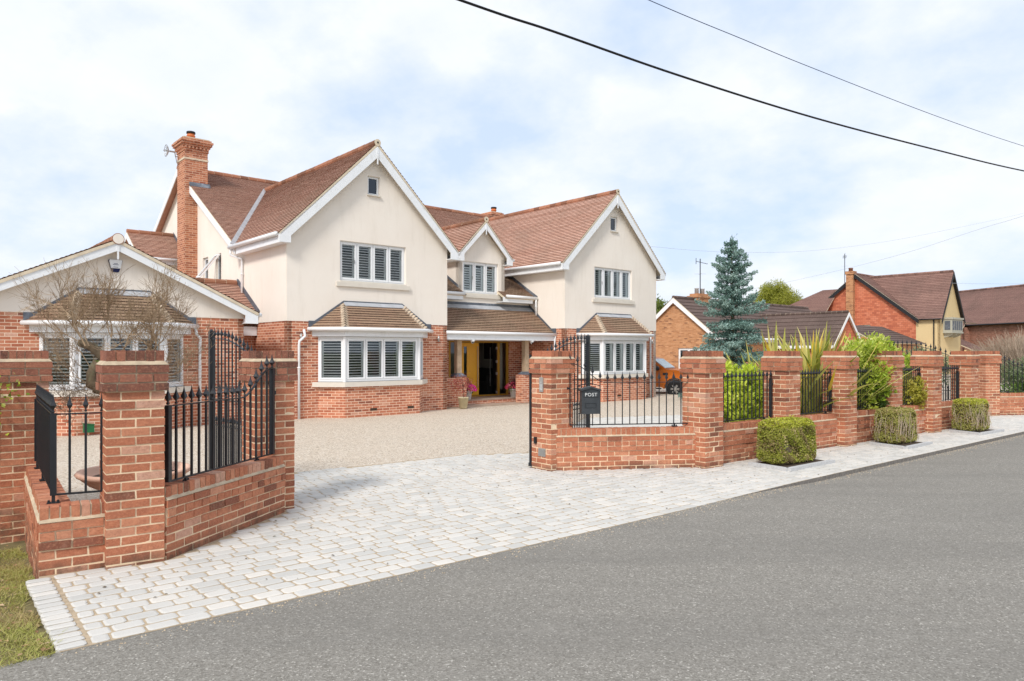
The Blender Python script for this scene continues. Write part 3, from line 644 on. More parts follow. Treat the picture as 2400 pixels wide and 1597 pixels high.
# wall above the porch, dormer
HD = [(1.72,3.34,3.84,4.96)]
wall(house, 'wall', RB, FV(1.45), [(0,3.3),(4.9,3.3),(4.9,3.66),(3.64,3.66),(3.64,5.24),(2.585,6.28),(1.53,5.24),(1.53,3.66),(0,3.66)], HD)
window(house, FV(1.45), *HD[0], n=3, sill=(.06,.16,.045), pitch=.085, tilt=.75, slatside=.07, handle=True)
dorm = [(1.34,3.63,'l'),(3.83,3.83,'r')]
for sg in (-1, 1):
    e = 2.585+sg*1.26
    tiles(house, 'dormer_roof', [(e,1.2,5.15),(e,3.40,5.15),(2.585,5.6,6.45),(2.585,1.2,6.45)], MT['tile'])
    gutter(house, [(e+sg*.05,1.22,5.12),(e+sg*.05,3.2,5.12)], .05)
    m = M(); m.box(min(e,e-sg*.02), max(e,e-sg*.02), 1.22, 3.3, 4.92, 5.12); m.box(min(e-sg*.02,2.585+sg*1.05), max(e-sg*.02,2.585+sg*1.05), 1.22, 3.3, 4.92, 4.94); m.build('fascia', MT['offwhite'], house)
ridge(house, (2.585,1.21,6.46), (2.585,5.6,6.46), .1)
m = M(); m.tube([(2.585,1.19,6.475),(2.585,1.2,6.475)], .1, 14, 0); m.tube([(2.585,1.18,6.48),(2.585,1.19,6.48)], .028, 8, 1); m.build('ridge_end', [MT['cream'], MT['dark']], house)
barge(house, FV(1.45), 2.585, 6.38, 1.245, 5.14, .24, boxw=.27, boxb=.22)
wall(house, 'wall', RB, FU(1.53), [(1.45,3.55),(3.5,5.15),(1.45,5.15)])
wall(house, 'wall', RB, FP(3.64), [(1.45,3.55),(3.5,5.15),(1.45,5.15)])
for u0, u1 in ((0,1.42),(3.22,4.66)):
    m = M(); m.box(u0, u1, 1.02, 1.045, 3.56, 3.74); m.box(u0, u1, 1.045, 1.45, 3.56, 3.58); m.build('fascia', MT['offwhite'], house)
gutter(house, [(0,.98,3.76),(1.46,.98,3.76)]); gutter(house, [(3.34,.98,3.77),(4.84,.98,3.76)])
pipe(house, [(4.78,.98,3.74),(4.78,.98,3.6),(4.80,.98,3.12)])
# lead flashings
wall(house, 'flashing', MT['lead'], FU(4.9), [(1.0,mr(1.0)-.02),(2.9,mr(2.9)-.02),(2.9,mr(2.9)+.13),(1.0,mr(1.0)+.13)], d=.03)
wall(house, 'flashing', MT['lead'], FU(1.53), [(1.45,mr(1.45)-.02),(3.4,mr(3.4)-.02),(3.4,mr(3.4)+.12),(1.45,mr(1.45)+.12)], d=.012)
wall(house, 'flashing', MT['lead'], FU(4.9), [(.02,2.36),(.02,2.62),(.26,2.62),(1.45,3.55),(1.45,3.38)], d=.032)
wall(house, 'flashing', MT['lead'], FV(1.45), [(0,3.36),(4.86,3.36),(4.86,3.51),(0,3.51)], d=.014)
m = M(); m.prism([(.0,1.24,3.27),(4.86,1.24,3.27),(4.86,1.43,3.41),(0,1.43,3.41)], (0,-.01,.012)); m.build('flashing', MT['leadlight'], house)
tiles(house, 'porch_roof', [(0.0,.06,2.40),(4.88,.06,2.40),(4.88,1.44,3.40),(0.0,1.44,3.40)], MT['tilebrown'])
gutter(house, [(-.02,.01,2.39),(4.9,.01,2.385)])
m = M(); m.box(0.002, 4.88, .05, .075, 2.17, 2.37); m.box(.002, 4.88, .0755, 1.99, 2.16, 2.175); m.build('fascia', MT['offwhite'], house)
pipe(house, [(4.84,.01,2.36),(4.84,.03,2.2),(4.84,.05,G0)])
# porch
wall(house, 'brick_wall', RM, FV(2.0), [(0,G0),(4.9,G0),(4.9,2.2),(0,2.2)], [(1.52,4.33,.13,2.18)], rev=.1)
m = M(); m.box(1.0, 4.9, .85, 2.1, G0, .09); m.box(1.0, 4.9, .83, 2.1, .092, .125, 1); m.box(.01, 4.9, .12, .85, G0, -.035, 1); m.build('step', [RM, MT['slate']], house)
m = M(); m.box(.004, .62, .3, .62, G0, .80); m.box(.62, 1.0, .28, .64, G0, .95); m.box(.005, .619, .285, .635, .80, .91); m.build('porch_plinth', RM, house)
m = M(); m.box(3.48, 3.93, .28, .64, G0, .95); m.box(3.93, 4.898, .3, .62, G0, .80); m.box(3.931, 4.897, .285, .635, .80, .91); m.build('porch_plinth', RM, house)
for u in (.78, 3.78):
    m = M(); m.box(u-.09, u+.09, .37, .55, 1.0, 2.16); m.build('porch_post', MT['oak'], house)
    m = M(); m.add([(u-.21,.24,.952),(u+.21,.24,.952),(u+.21,.68,.952),(u-.21,.68,.952),(u-.10,.36,1.06),(u+.10,.36,1.06),(u+.10,.56,1.06),(u-.10,.56,1.06)], [(0,1,5,4),(1,2,6,5),(2,3,7,6),(3,0,4,7),(4,5,6,7),(0,3,2,1)]); m.build('pad_stone', MT['lead'], house)
# entrance door
F = FV(2.0); m = M()
for a0, a1 in ((1.52,1.62),(1.88,2.02),(3.79,3.90),(4.23,4.33)): m.fbox(F, a0, a1, -.10, -.03, .13, 2.18)
for a0, a1 in ((1.62,1.88),(2.02,3.79),(3.90,4.23)): m.fbox(F, a0, a1, -.0995, -.0305, 2.10, 2.18); m.fbox(F, a0, a1, -.0995, -.0305, .13, .18)
dr = m.build('door_frame', MT['doordark'], house)
m = M(); m.fbox(F, 2.03, 2.22, -.09, -.045, .19, 2.09); m.fbox(F, 2.36, 2.91, -.09, -.045, .19, 2.09); m.fbox(F, 2.22, 2.36, -.0895, -.0455, .19, .42); m.fbox(F, 2.22, 2.36, -.0895, -.0455, 1.96, 2.09)
d1 = m.build('door', MT['door'], house)
m = M(); m.fbox(F, 2.22, 2.36, -.07, -.06, .42, 1.96); m.build('pane', MT['darkglass'], d1)
m = M(); m.tube([F(2.81,.02,.45), F(2.81,.02,1.97)], .014, 8); m.bar(F(2.81,.02,.62), F(2.81,-.05,.62), .015); m.bar(F(2.81,.02,1.8), F(2.81,-.05,1.8), .015); m.build('handle', MT['silver'], d1)
m = M(); p, q = Vector((3.775,2.06,.19)), Vector((4.20,2.83,.19)); t = (q-p).normalized(); s_ = Vector((t.y,-t.x,0))*.045
m.hexa([p, q, q+s_, p+s_, p+Vector((0,0,1.9)), q+Vector((0,0,1.9)), q+s_+Vector((0,0,1.9)), p+s_+Vector((0,0,1.9))])
d2 = m.build('door', MT['pic'], house)
m = M(); h_ = p+t*.78-s_*1.9+Vector((-.03,0,0)); m.tube([h_+Vector((0,0,.25)), h_+Vector((0,0,1.75))], .014, 8); m.build('handle', MT['silver'], d2)
for z in (.2,.9,1.35,1.85):
    m = M(); m.box(3.70,3.755,1.99,2.055,z,z+.1); m.build('hinge', MT['silver'], d2)
for a0, a1 in ((1.62,1.88),(3.90,4.23)):
    m = M(); m.add([F(a0,-.06,.18),F(a1,-.06,.18),F(a1,-.06,2.10),F(a0,-.06,2.10)], [(0,1,2,3)]); m.build('sidelight_glass', MT['glass'], house, uv=False)
m = M(); m.box(4.0,4.17,2.2,2.22,.35,2.1); m.build('curtain', MT['greige'], house)
m = M()
P = [(1.3,2.12,.12),(4.6,2.12,.12),(4.6,2.12,2.3),(1.3,2.12,2.3),(1.3,5.2,.12),(4.6,5.2,.12),(4.6,5.2,2.3),(1.3,5.2,2.3)]
m.add(P, [(4,5,6,7),(1,2,6,5),(3,0,4,7)], 0); m.add(P, [(2,3,7,6)], 0); m.add(P, [(0,1,5,4)], 1)
m.build('hallway', [MT['roomwall'], MT['dark']], house)
m = M(); m.box(4.05,4.58,2.95,3.95,.12,.60); m.box(4.35,4.58,2.95,3.95,.60,1.12); m.box(4.05,4.34,2.95,3.08,.60,.86); m.build('sofa', MT['dark'], house)
m = M(); m.box(4.56,4.59,3.22,3.86,1.42,2.2,0); m.box(4.55,4.56,3.28,3.80,1.48,2.14,1); m.build('picture', [MT['greige'], MT['pic']], house)
# bays
def bay(c, v0, Hw, Hc, dp, par, n=4, sd=.03):
    A, B, C, D = (c-Hw,v0), (c-Hc,v0-dp), (c+Hc,v0-dp), (c+Hw,v0)
    def off(k, kw=None):
        kw = k if kw is None else kw
        return [(c-Hw-kw,v0), (c-Hc-k*.55,v0-dp-k), (c+Hc+k*.55,v0-dp-k), (c+Hw+kw,v0)]
    def pr(poly, z0, z1, name, mat): m = M(); m.prism([(x,y,z0) for x,y in poly], (0,0,z1-z0)); return m.build(name, mat, par)
    pr([(x,y+(.0 if i in (1,2) else .05)) for i,(x,y) in enumerate(off(.0))], G0, .79, 'bay_base', RM)
    pr(off(.08,.14), .79, .925, 'bay_sill', MT['stone'])
    for (p, q, k) in ((A,B,1),(B,C,n),(C,D,1)):
        ang = math.atan2(q[1]-p[1], q[0]-p[0]); L = math.dist(p, q)
        window(par, Frame(p[0], p[1], ang), .0, L, .925, 2.2, n=k, rec=.03, border=.075, sash=.045, room=False, slatside=sd if k > 1 else .03, pitch=.075)
    for (x,y) in (B,C): m = M(); m.tube([(x,y+.04,.93),(x,y+.04,2.19)], .05, 8); m.build('corner_post', MT['white'], par)
    pr(off(.1,.14), 2.2, 2.38, 'fascia', MT['offwhite'])
    e = off(.21,.24); gutter(par, [(x,y+(.0 if i in (1,2) else -.04),2.40) for i,(x,y) in enumerate(off(.24,.28))])
    T1, T2 = (c-Hc*.795,v0-.01,3.17), (c+Hc*.795,v0-.01,3.17); E = [(x,y,2.42) for x,y in e]
    E[0] = (E[0][0],v0-.02,2.42); E[3] = (E[3][0],v0-.02,2.42)
    tiles(par, 'bay_roof', [E[1],E[2],T2,T1], MT['tilebrown']); tiles(par, 'bay_roof', [E[0],E[1],T1], MT['tilebrown']); tiles(par, 'bay_roof', [E[2],E[3],T2], MT['tilebrown'])
    for e_, t_ in ((E[1],T1),(E[2],T2)):
        m = M(); e_ = Vector(e_); t_ = Vector(t_); L = (t_-e_).length; k = int(L/.098); d = (t_-e_)/L
        sgn = -1 if e_.x < c else 1
        for i in range(k-1):
            p = e_+d*(i*L/k); q = p+d*(.13); up = Vector((0,0,.05))
            s1 = Vector((-sgn*.17,-.02,-.03)); s2 = Vector((sgn*.12,.14,-.05)); up = Vector((0,-.01,.075))
            m.hexa([p+s1, p+up*1.4, p+up*1.4+Vector((0,0,-.03)), p+s1+Vector((0,0,-.03)), q+s1, q+up*.5, q+up*.5+Vector((0,0,-.03)), q+s1+Vector((0,0,-.03))])
            m.hexa([p+up*1.4, p+s2, p+s2+Vector((0,0,-.03)), p+up*1.4+Vector((0,0,-.03)), q+up*.5, q+s2, q+s2+Vector((0,0,-.03)), q+up*.5+Vector((0,0,-.03))])
        m.build('bonnet_hip', MT['bonnet'], par)
    a, b_ = Hw+.25, Hc*.795
    wall(par, 'flashing', MT['lead'], FV(v0), [(c-a,2.40),(c-a,2.63),(c-a+.17,2.63),(c-b_,3.23),(c+b_,3.23),(c+a-.17,2.63),(c+a,2.63),(c+a,2.40),(c+a-.2,2.40),(c+b_-.05,3.08),(c-b_+.05,3.08),(c-a+.2,2.40)], d=.035)
    m = M(); T1, T2 = Vector(T1), Vector(T2); s_ = (Vector(E[1])-T1); dz = Vector((0,-.02,.03))
    fr = (Vector((T1.x, E[1][1], E[1][2]))-T1)
    m.prism([T1+dz, T2+dz, T2+fr*.14+dz+Vector((.03,0,0)), T1+fr*.14+dz-Vector((.03,0,0))], (0,0,-.015)); m.build('flashing', MT['leadlight'], par)
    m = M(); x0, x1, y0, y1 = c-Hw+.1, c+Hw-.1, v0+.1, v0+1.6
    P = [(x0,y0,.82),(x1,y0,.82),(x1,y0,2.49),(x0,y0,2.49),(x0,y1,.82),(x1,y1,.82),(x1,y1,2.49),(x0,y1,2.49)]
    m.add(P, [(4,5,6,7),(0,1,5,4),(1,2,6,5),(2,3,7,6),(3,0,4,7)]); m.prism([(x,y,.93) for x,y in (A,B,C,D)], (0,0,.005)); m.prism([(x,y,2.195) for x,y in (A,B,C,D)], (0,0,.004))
    m.build('room', MT['dark'], par)  # near-black backing box of the bay, interior shade given by its colour
bay(-2.665, 0, 1.785, 1.23, .6, house)
bay(7.55, -.4, 1.785, 1.23, .6, house, sd=.12)
pipe(house, [(-4.86,-.02-.04,2.38),(-4.84,-.10,2.2),(-5.0,-.09,2.06),(-5.0,-.06,1.95),(-5.0,-.06,G0)])
pipe(house, [(9.73,-.47,2.38),(9.73,-.47,2.2),(9.73,-.47,G0)])
# chimneys
def chimney(u0, u1, v0, v1, z0, z1, pot, par=house):
    m = M(); m.box(u0, u1, v0, v1, z0, z1-.30)
    def b(o, a, c_, k=0): m.box(u0-o, u1+o, v0-o, v1+o, a, c_, k)
    b(.02, z1-.60, z1-.535, 1); b(.025, z1-.299, z1-.15); b(.07, z1-.149, z1-.075); b(.12, z1-.074, z1); b(.15, z1+.001, z1+.065); b(.10, z1+.066, z1+.13)
    for i in range(7):
        x = u0-.05+(u1-u0+.1)*(i+.25)/7; m.box(x, x+.06, v0-.075, v0-.02, z1-.148-.07, z1-.15)
        y = v0-.05+(v1-v0+.1)*(i+.25)/7; m.box(u0-.075, u0-.02, y, y+.06, z1-.148-.07, z1-.15)
    b(.05, z1+.131, z1+.17, 1)
    c = m.build('chimney', [MT['chimbrick'], MT['cream']], par)
    for (pu, pv, h) in pot:
        m = M(); m.lathe([(.13,0),(.125,.16),(.145,.17),(.145,.20),(.125,.21),(.12,.30)], (pu,pv,z1+.15), 16, 0); m.lathe([(.15,.27),(.15,.32),(.14,.34)], (pu,pv,z1+.151), 16, 1)
        m.build('chimney_pot', [MT['pot'], MT['blackplastic']], c, True)
    return c
c1 = chimney(-5.77, -5.0, 7.4, 8.25, 2.6, 9.03, [(-5.43,7.85,.3)])
m = M(); m.hexa([(-5.62,7.30,7.47),(-4.93,7.30,7.47),(-4.93,7.4,7.56),(-5.62,7.4,7.56),(-5.62,7.36,7.60),(-4.93,7.36,7.60),(-4.93,7.4,7.66),(-5.62,7.4,7.66)]); m.build('flashing', MT['lead'], house)
chimney(9.3, 9.9, 9.1, 9.9, 7.4, 8.62, [(9.75,9.5,.3)])
# annexe (joined wing) and link roof, rear wing
wall(house, 'wall', RB, FV(0), [(-12.45,2.63),(-6.49,2.63),(-6.49,2.80),(-9.47,4.25),(-12.45,2.80)], d=.015)
wall(house, 'brick_wall', RM, FV(0), [(-12.45,G0),(-6.49,G0),(-6.49,2.63),(-12.45,2.63)], [(-10.91,-8.03,.8,2.5)])
wall(house, 'brick_wall', RM, FP(-6.49), [(0,G0),(4.5,G0),(4.5,2.75),(0,2.75)]); wall(house, 'brick_wall', RM, FU(-12.45), [(0,G0),(4.5,G0),(4.5,2.75),(0,2.75)])
for sg in (-1, 1):
    e = -9.47+sg*3.29
    tiles(house, 'roof', [(e,-.27,2.775),(e,4.6,2.775),(-9.47,4.6,4.36),(-9.47,-.27,4.36)], MT['tile'])
    gutter(house, [(e+sg*.05,-.2,2.73),(e+sg*.05,1.9 if sg > 0 else 4.4,2.73)], .055)
ridge(house, (-9.47,-.27,4.37), (-9.47,4.6,4.37), .115)
m = M(); m.tube([(-9.47,-.285,4.37),(-9.47,-.27,4.37)], .115, 18, 0); m.tube([(-9.47,-.283,4.37),(-9.47,-.268,4.37)], .13, 18, 1, cap=True); m.build('ridge_end', [MT['render'], MT['ridge']], house)
barge(house, FV(0), -9.47, 4.30, 3.27, 2.75, .20, boxw=.33, boxb=.25)
bay(-9.47, 0, 1.54, .93, .6, house, n=3)
pipe(house, [(-7.72,-.08,2.38),(-7.70,-.14,2.2),(-7.60,-.10,2.1),(-7.60,-.06,1.95),(-7.60,-.06,G0)])
tiles(house, 'roof', [(-8.35,3.6,3.86),(-5.36,3.6,3.86),(-5.36,1.85,2.81),(-6.3,1.85,2.81)], MT['tile'])
m = M(); m.prism([(-8.35,3.6,3.84),(-5.36,3.6,3.84),(-5.36,5.4,2.8),(-6.3,5.4,2.8)], (0,0,-.07)); m.build('roof', MT['tile'], house)
ridge(house, (-8.3,3.6,3.87), (-5.38,3.6,3.87), .11)
wall(house, 'flashing', MT['lead'], FU(-5.33), [(1.85,2.80),(3.6,3.84),(3.6,4.02),(3.5,4.0),(1.8,2.96)], d=.032)
m = M(); m.box(-6.48,-5.34,1.95,2.05,2.58,2.78); m.box(-6.48,-5.34,2.05,2.35,2.24,2.5); m.build('fascia', MT['offwhite'], house)
wall(house, 'brick_wall', RM, FV(2.3), [(-6.49,G0),(-5.33,G0),(-5.33,2.6),(-6.49,2.6)])
pipe(house, [(-5.66,3.30,4.86),(-5.66,3.30,4.70),(-5.40,3.06,4.58),(-5.40,3.06,4.5),(-5.40,3.06,3.2)])
tiles(house, 'roof', [(-6.95,8.55,5.08),(-5.36,8.55,5.08),(-5.36,10.2,6.13),(-6.95,10.2,6.13)], MT['tile'])
m = M(); m.prism([(-6.95,10.2,6.11),(-5.36,10.2,6.11),(-5.36,11.85,5.06),(-6.95,11.85,5.06)], (0,0,-.07)); m.build('roof', MT['tile'], house)
ridge(house, (-6.95,10.2,6.14), (-5.36,10.2,6.14), .1)
wall(house, 'wall', RB, FV(8.8), [(-6.75,2),(-5.33,2),(-5.33,5.1),(-6.75,5.1)]); wall(house, 'wall', RB, FU(-6.75), [(8.8,2),(11.6,2),(11.6,5.1),(10.2,6.0),(8.8,5.1)])
m = M(); m.prism([(-6.97,8.55,5.04),(-6.97,10.2,6.09),(-6.97,10.2,5.9),(-6.97,8.55,4.86)], (.02,0,0)); m.prism([(-6.97,11.85,5.04),(-6.97,10.2,6.09),(-6.97,10.2,5.9),(-6.97,11.85,4.86)], (.02,0,0)); m.box(-6.95,-5.36,8.56,8.58,4.86,5.05); m.box(-6.95,-5.36,8.58,8.8,4.86,4.88); m.build('bargeboard', MT['offwhite'], house)
gutter(house, [(-6.95,8.5,5.03),(-5.4,8.5,5.03)], .05)
wall(house, 'flashing', MT['lead'], FU(-5.33), [(8.5,5.04),(10.2,6.12),(10.2,6.28),(8.5,5.2)], d=.03)
# fittings on the house
for (u, v) in ((-4.94,0),(-.37,0),(5.4,-.4),(9.85,-.4)):
    m = M(); m.tube([(u,v-.07,2.08),(u,v-.07,2.27)], .028, 10); m.box(u-.02,u+.02,v-.05,v,2.15,2.2); m.build('wall_light', MT['silver'], house, True)
for (u, v, z) in ((-3.0,-.602,.09),(-1.75,-.602,.09),(7.2,-1.002,.09)):
    m = M(); m.box(u-.11,u+.11,v-.004,v+.02,z,z+.07)
    for i in range(7): m.box(u-.1+i*.03,u-.09+i*.03,v-.008,v,z+.01,z+.06)
    m.build('air_brick', MT['soil'], house)
def at_house(name, u, v, z, label, cat, group=None, rz=HA): return empty(name, hw(u, v, z), rz, label, cat, group)
# alarm box
t = at_house('alarm_box', -9.48, -.02, 3.62, 'white alarm box with a navy base high on the low left gable', 'alarm box')
m = M(); m.prism([(-.13,0,.29),(-.15,0,.27),(-.08,0,.02),(-.06,0,0),(.06,0,0),(.08,0,.02),(.15,0,.27),(.13,0,.29)], (0,-.03,0)); m.build('back_plate', MT['navy'], t)
m = M(); m.prism([(-.12,-.03,.285),(-.135,-.03,.26),(-.095,-.03,.09),(.095,-.03,.09),(.135,-.03,.26),(.12,-.03,.285)], (0,-.035,0)); m.build('cover', MT['white'], t)
m = M()
for (a, b_, z) in ((-.04,.04,.19),(-.06,.06,.165),(-.05,.05,.11)): m.box(a, b_, -.068, -.064, z, z+.010)
m.build('lettering', MT['navy'], t)
for (u, lab) in ((1.13,'white dome camera hanging from the porch gutter above the yellow door'),(3.78,'white camera with a black lens under the porch fascia at the right oak post')):
    t = at_house('security_camera', u, .12, 2.165, lab, 'camera', 'cameras under the porch fascia')
    m = M(); m.lathe([(.0,-.13),(.03,-.12),(.06,-.06),(.08,-.03),(.08,0)], (0,0,0), 14); m.build('housing', MT['white'], t, True)
    m = M(); m.tube([(-.02,-.035,-.08),(-.035,-.07,-.10)], .025, 10); m.build('lens', MT['blackplastic'], t, True)
# dish aerial on the chimney
t = at_house('satellite_dish', -5.80, 8.0, 8.55, 'small pale grid dish aerial on the left side of the tall brick chimney', 'satellite dish')
m = M(); m.tube([(0,0,.05),(-.10,0,.05),(-.12,0,.2)], .02, 6); m.tube([(0,0,-.15),(-.06,0,-.15),(-.12,0,.2)], .015, 6); m.tube([(-.12,0,.2),(-.30,0,.2)], .03, 8); m.build('bracket', MT['silver'], t)
m = M()
for k in range(7):
    a = k*math.pi/7; m.tube([(-.33-.08*(abs(j)/4)**2, .21*j/4*math.cos(a), .2+.21*j/4*math.sin(a)) for j in range(-4,5)], .008, 4)
for rr in (.07,.14,.21): m.tube([(-.33-.08*(rr/.21)**2, rr*math.cos(j*math.pi/8), .2+rr*math.sin(j*math.pi/8)) for j in range(17)], .009, 4, cap=False)
m.tube([(-.33,0,.2),(-.50,0,.2)], .014, 6); m.build('reflector', MT['silver'], t)

# ================================================================== GROUND
def inpoly(x, y, P):
    c = False; n = len(P)
    for i in range(n):
        x0, y0 = P[i]; x1, y1 = P[(i+1) % n]
        if (y0 > y) != (y1 > y) and x < (x1-x0)*(y-y0)/(y1-y0)+x0: c = not c
    return c
def sheet(name, P, zf, mat, kind='structure', grid=None, thick=.12):
    """flat polygon sheet with height function zf(x, y); grid size for subdivision"""
    m = M()
    if not grid:
        V = [Vector((x,y,zf(x,y))) for x,y in P]; m.prism(V, (0,0,-thick))
    o = m.build(name, mat); set_tag(o, kind=kind); return o
def struct(o, kind='structure'): o['kind'] = kind; return o
m = M(); m.add([(-900,-900,-.6),(900,-900,-.6),(900,900,-.6),(-900,900,-.6)], [(0,1,2,3)]); struct(m.build('ground', MT['ground']))
RT = math.atan2(3.92, 4.77)      # direction of the kerb
tx, ty = math.cos(RT), math.sin(RT)
KX, KY = -2.69, 4.26
def rd(s, t): return (KX+tx*s-ty*t, KY+ty*s+tx*t)          # t>0 towards the house
def sstep(a, b, x): k = min(1, max(0, (x-a)/(b-a))); return k*k*(3-2*k)
def roadz(s): return -.010-.055*sstep(7.0, 9.5, s)
SS = [-60,-30,-15,-8,-4,-2,-1,0]+[i*.5 for i in range(1,60)]+[32,36,42,50,70,110]
def kt(s):  # kerb bows slightly
    return .0+.10*sstep(5,9,s)*1.0-.012*max(0, s-9)*0
m = M()
for a, b in zip(SS, SS[1:]):
    m.add([(*rd(a,kt(a)),roadz(a)), (*rd(a,-8),roadz(a)), (*rd(b,-8),roadz(b)), (*rd(b,kt(b)),roadz(b))], [(0,1,2,3)])
struct(m.build('road', MT['asphalt']))
m = M()
for a, b in zip(SS, SS[1:]): m.add([(*rd(a,-8),.0), (*rd(a,-40),.0), (*rd(b,-40),.0), (*rd(b,-8),.0)], [(0,1,2,3)])
struct(m.build('grass_verge_far', MT['verge'])).name = 'far_verge'
APR = [(-2.69,4.26)]+[rd(s, kt(s)) for s in np.arange(1, 34, 1.)]+[(26,27),(26,21.6),(13.4,20.7),(12.6,20.1),(11.2,18.6),(8.5,20.4),(5.0,20.2),(1.9,19.3),(.75,14.6),(.27,12.66),(-.92,12.35),(-2.06,11.41),(-3.28,10.55),(-3.0,8.9),(-2.62,7.9),(-3.0,6.15),(-3.45,5.95),(-3.75,5.68)]
m = M(); m.prism([(x,y,-.0065) for x,y in APR], (0,0,-.10)); struct(m.build('paving_bed', MT['joint']))
# gravel drive, slightly falling to the house
GR = [(-18,10.5),(-5.25,7.95),(-4.3,7.0),(-3.55,6.05),(-2.95,6.2),(-2.55,8.2),(.5,10.95),(3,11.15),(11,17.3),(13.2,20.8),(42,22.5),(42,70),(-60,70),(-60,20)]
m = M(); m.prism([(x,y,-.028-.045*sstep(6,16,y)) for x,y in GR], (0,0,-.1)); struct(m.build('gravel_drive', MT['gravel']))
def gz(x, y): return -.028-.045*sstep(6,16,y)
# setts
m = M(); rowd = .133; nrow = 0
def sett(s0, s1, t0, t1, z=0.):
    j = lambda a: random.uniform(-a, a); g = .0072; ch = .016
    x0, x1, y0, y1 = s0+g+j(.002), s1-g+j(.002), t0+g+j(.002), t1-g+j(.002)
    h = z+j(.002); c = [(x0+ch,y0),(x1-ch,y0),(x1,y0+ch),(x1,y1-ch),(x1-ch,y1),(x0+ch,y1),(x0,y1-ch),(x0,y0+ch)]
    c = [(a+j(.004), b+j(.004)) for a, b in c]; cx, cy = (x0+x1)/2, (y0+y1)/2
    bot = [(*rd(a,b), z-.03) for a,b in c]; mid = [(*rd(a,b), h-.0045) for a,b in c]
    top = [(*rd(a+(cx-a)*.012/max(.03,abs(cx-a)) if abs(cx-a)>.001 else a, b+(cy-b)*.012/max(.03,abs(cy-b)) if abs(cy-b)>.001 else b), h+j(.0015)) for a,b in c]
    m.add(bot+mid+top, [tuple([i,(i+1)%8,8+(i+1)%8,8+i]) for i in range(8)]+[tuple([8+i,8+(i+1)%8,16+(i+1)%8,16+i]) for i in range(8)]+[tuple(range(16,24))], 0, random.random())
t = .0
while t < 13:
    s = .172 if t < 1.72 else -2.+random.uniform(0,.2)
    while s < (34 if t < 5.5 else 20):
        L = random.choice((.135,.185,.19,.195,.2,.2,.205,.21)) if t > .06 else .2
        if s == .172: L = random.uniform(.07,.2)
        s1 = s+L; tt = t+kt(s)*(1-min(1, t/1.2)); cx, cy = rd((s+s1)/2, tt+rowd/2)
        fx = rd(s+.02, tt+.02); fz = rd(s1-.02, tt+.02); bx = rd(s+.02, tt+rowd-.02); by_ = rd(s1-.02, tt+rowd-.02)
        lim = .155
        if all(inpoly(*p, APR) for p in (fx, fz, bx, by_)):
            # left edge margin
            left = (t/1.78)*.02
            if True:
                if cx < 14 or cy < 24: sett(s, s1, tt, tt+rowd)
        s = s1
    t += rowd; nrow += 1
t = 0.0
while t < 1.70: sett(-.02, .155, t, t+.098, .004); t += .1
o = struct(m.build('paved_apron', MT['sett'])); o.name = 'pavement'
m = M()
for a, b in zip(SS, SS[1:]):
    if a >= 7 and b <= 50: 
        q = [rd(a,kt(a)-.004), rd(b,kt(b)-.004)]; zz = lambda s: roadz(s)-.02
        m.add([(*q[0],zz(a)),(*q[1],zz(b)),(*q[1],-.006),(*q[0],-.006)], [(0,1,2,3)])
struct(m.build('kerb', MT['kerbdark']))
# verge on the left
VG = []
m = M(); n_ = 24
def vz(s, t): # height of verge in road coords
    return -.015-.07*sstep(0,1.2,t)-.20*sstep(1.2,3.6,t)+.012*math.sin(s*5)*math.sin(t*6)
vs = {}
for i in range(n_+1):
    for j in range(n_+1):
        s = (.40 if j/n_*4.6 > 1.6 else .12)-.03-(i/n_)**1.5*9; t = -.02+j/n_*4.6+ (.0 if j else .03*math.sin(s*4)); vs[i,j] = len(m.v); m.v.append((*rd(s,t), vz(s,t)))
for i in range(n_):
    for j in range(n_): m.f.append([vs[i,j],vs[i,j+1],vs[i+1,j+1],vs[i+1,j]]); m.mi.append(0); m.r.append(.5)
struct(m.build('grass_verge', MT['verge']))
N = 60000; s = -.04-RNG.random(N)**1.3*4.2; t = -.04+RNG.random(N)*4.1
s += .03*np.sin(t*9)
z = np.array([vz(a,b) for a,b in zip(s,t)])
s += np.where(t > 1.75, .10+.05*(t-1.75), 0); keep = s < 9; s, t, z = s[keep], t[keep], z[keep]; N = len(s)
C = np.stack([KX+tx*s-ty*t, KY+ty*s+tx*t, z], 1)
hgt = RNG.uniform(.008,.028,N)*(1+.6*(np.sin(s*3.1+1)*np.sin(t*2.7) > .2)); lean = RNG.normal(size=(N,2))*1.3
tip = C+np.stack([lean[:,0]*hgt, lean[:,1]*hgt, hgt], 1); wv = RNG.normal(size=(N,3)); wv[:,2] = 0; wv /= np.linalg.norm(wv,axis=1,keepdims=True); wv *= .0035
patch = .5+.28*np.sin(s*2.3+2)*np.cos(t*3.1)+.2*np.sin(s*7+t*5)
o = quads('grass', np.stack([C-wv, C+wv, tip+wv*.3, tip-wv*.3], 1), patch*.6+RNG.random(N)*.5-.05, MT['grass']); struct(o, 'stuff')
for (s_, t_) in ((-.95,.35),(-.75,1.05),(-.6,2.0),(-1.35,.8)):
    x, y = rd(s_, t_); d = empty('dandelion', (x,y,vz(s_,t_)), 0, 'tiny yellow dandelion in the dry grass beside the paving edge', 'dandelion', 'dandelions in the verge')
    C = np.array([[0,0,.05]])+RNG.normal(size=(26,3))*[.012,.012,.004]; quads('flower', leafq(C,.022), RNG.random(26), MT['dandelion'], d)
    m = M(); m.tube([(0,0,0),(.003,0,.05)], .0015, 4); m.build('stem', MT['greentree'], d)

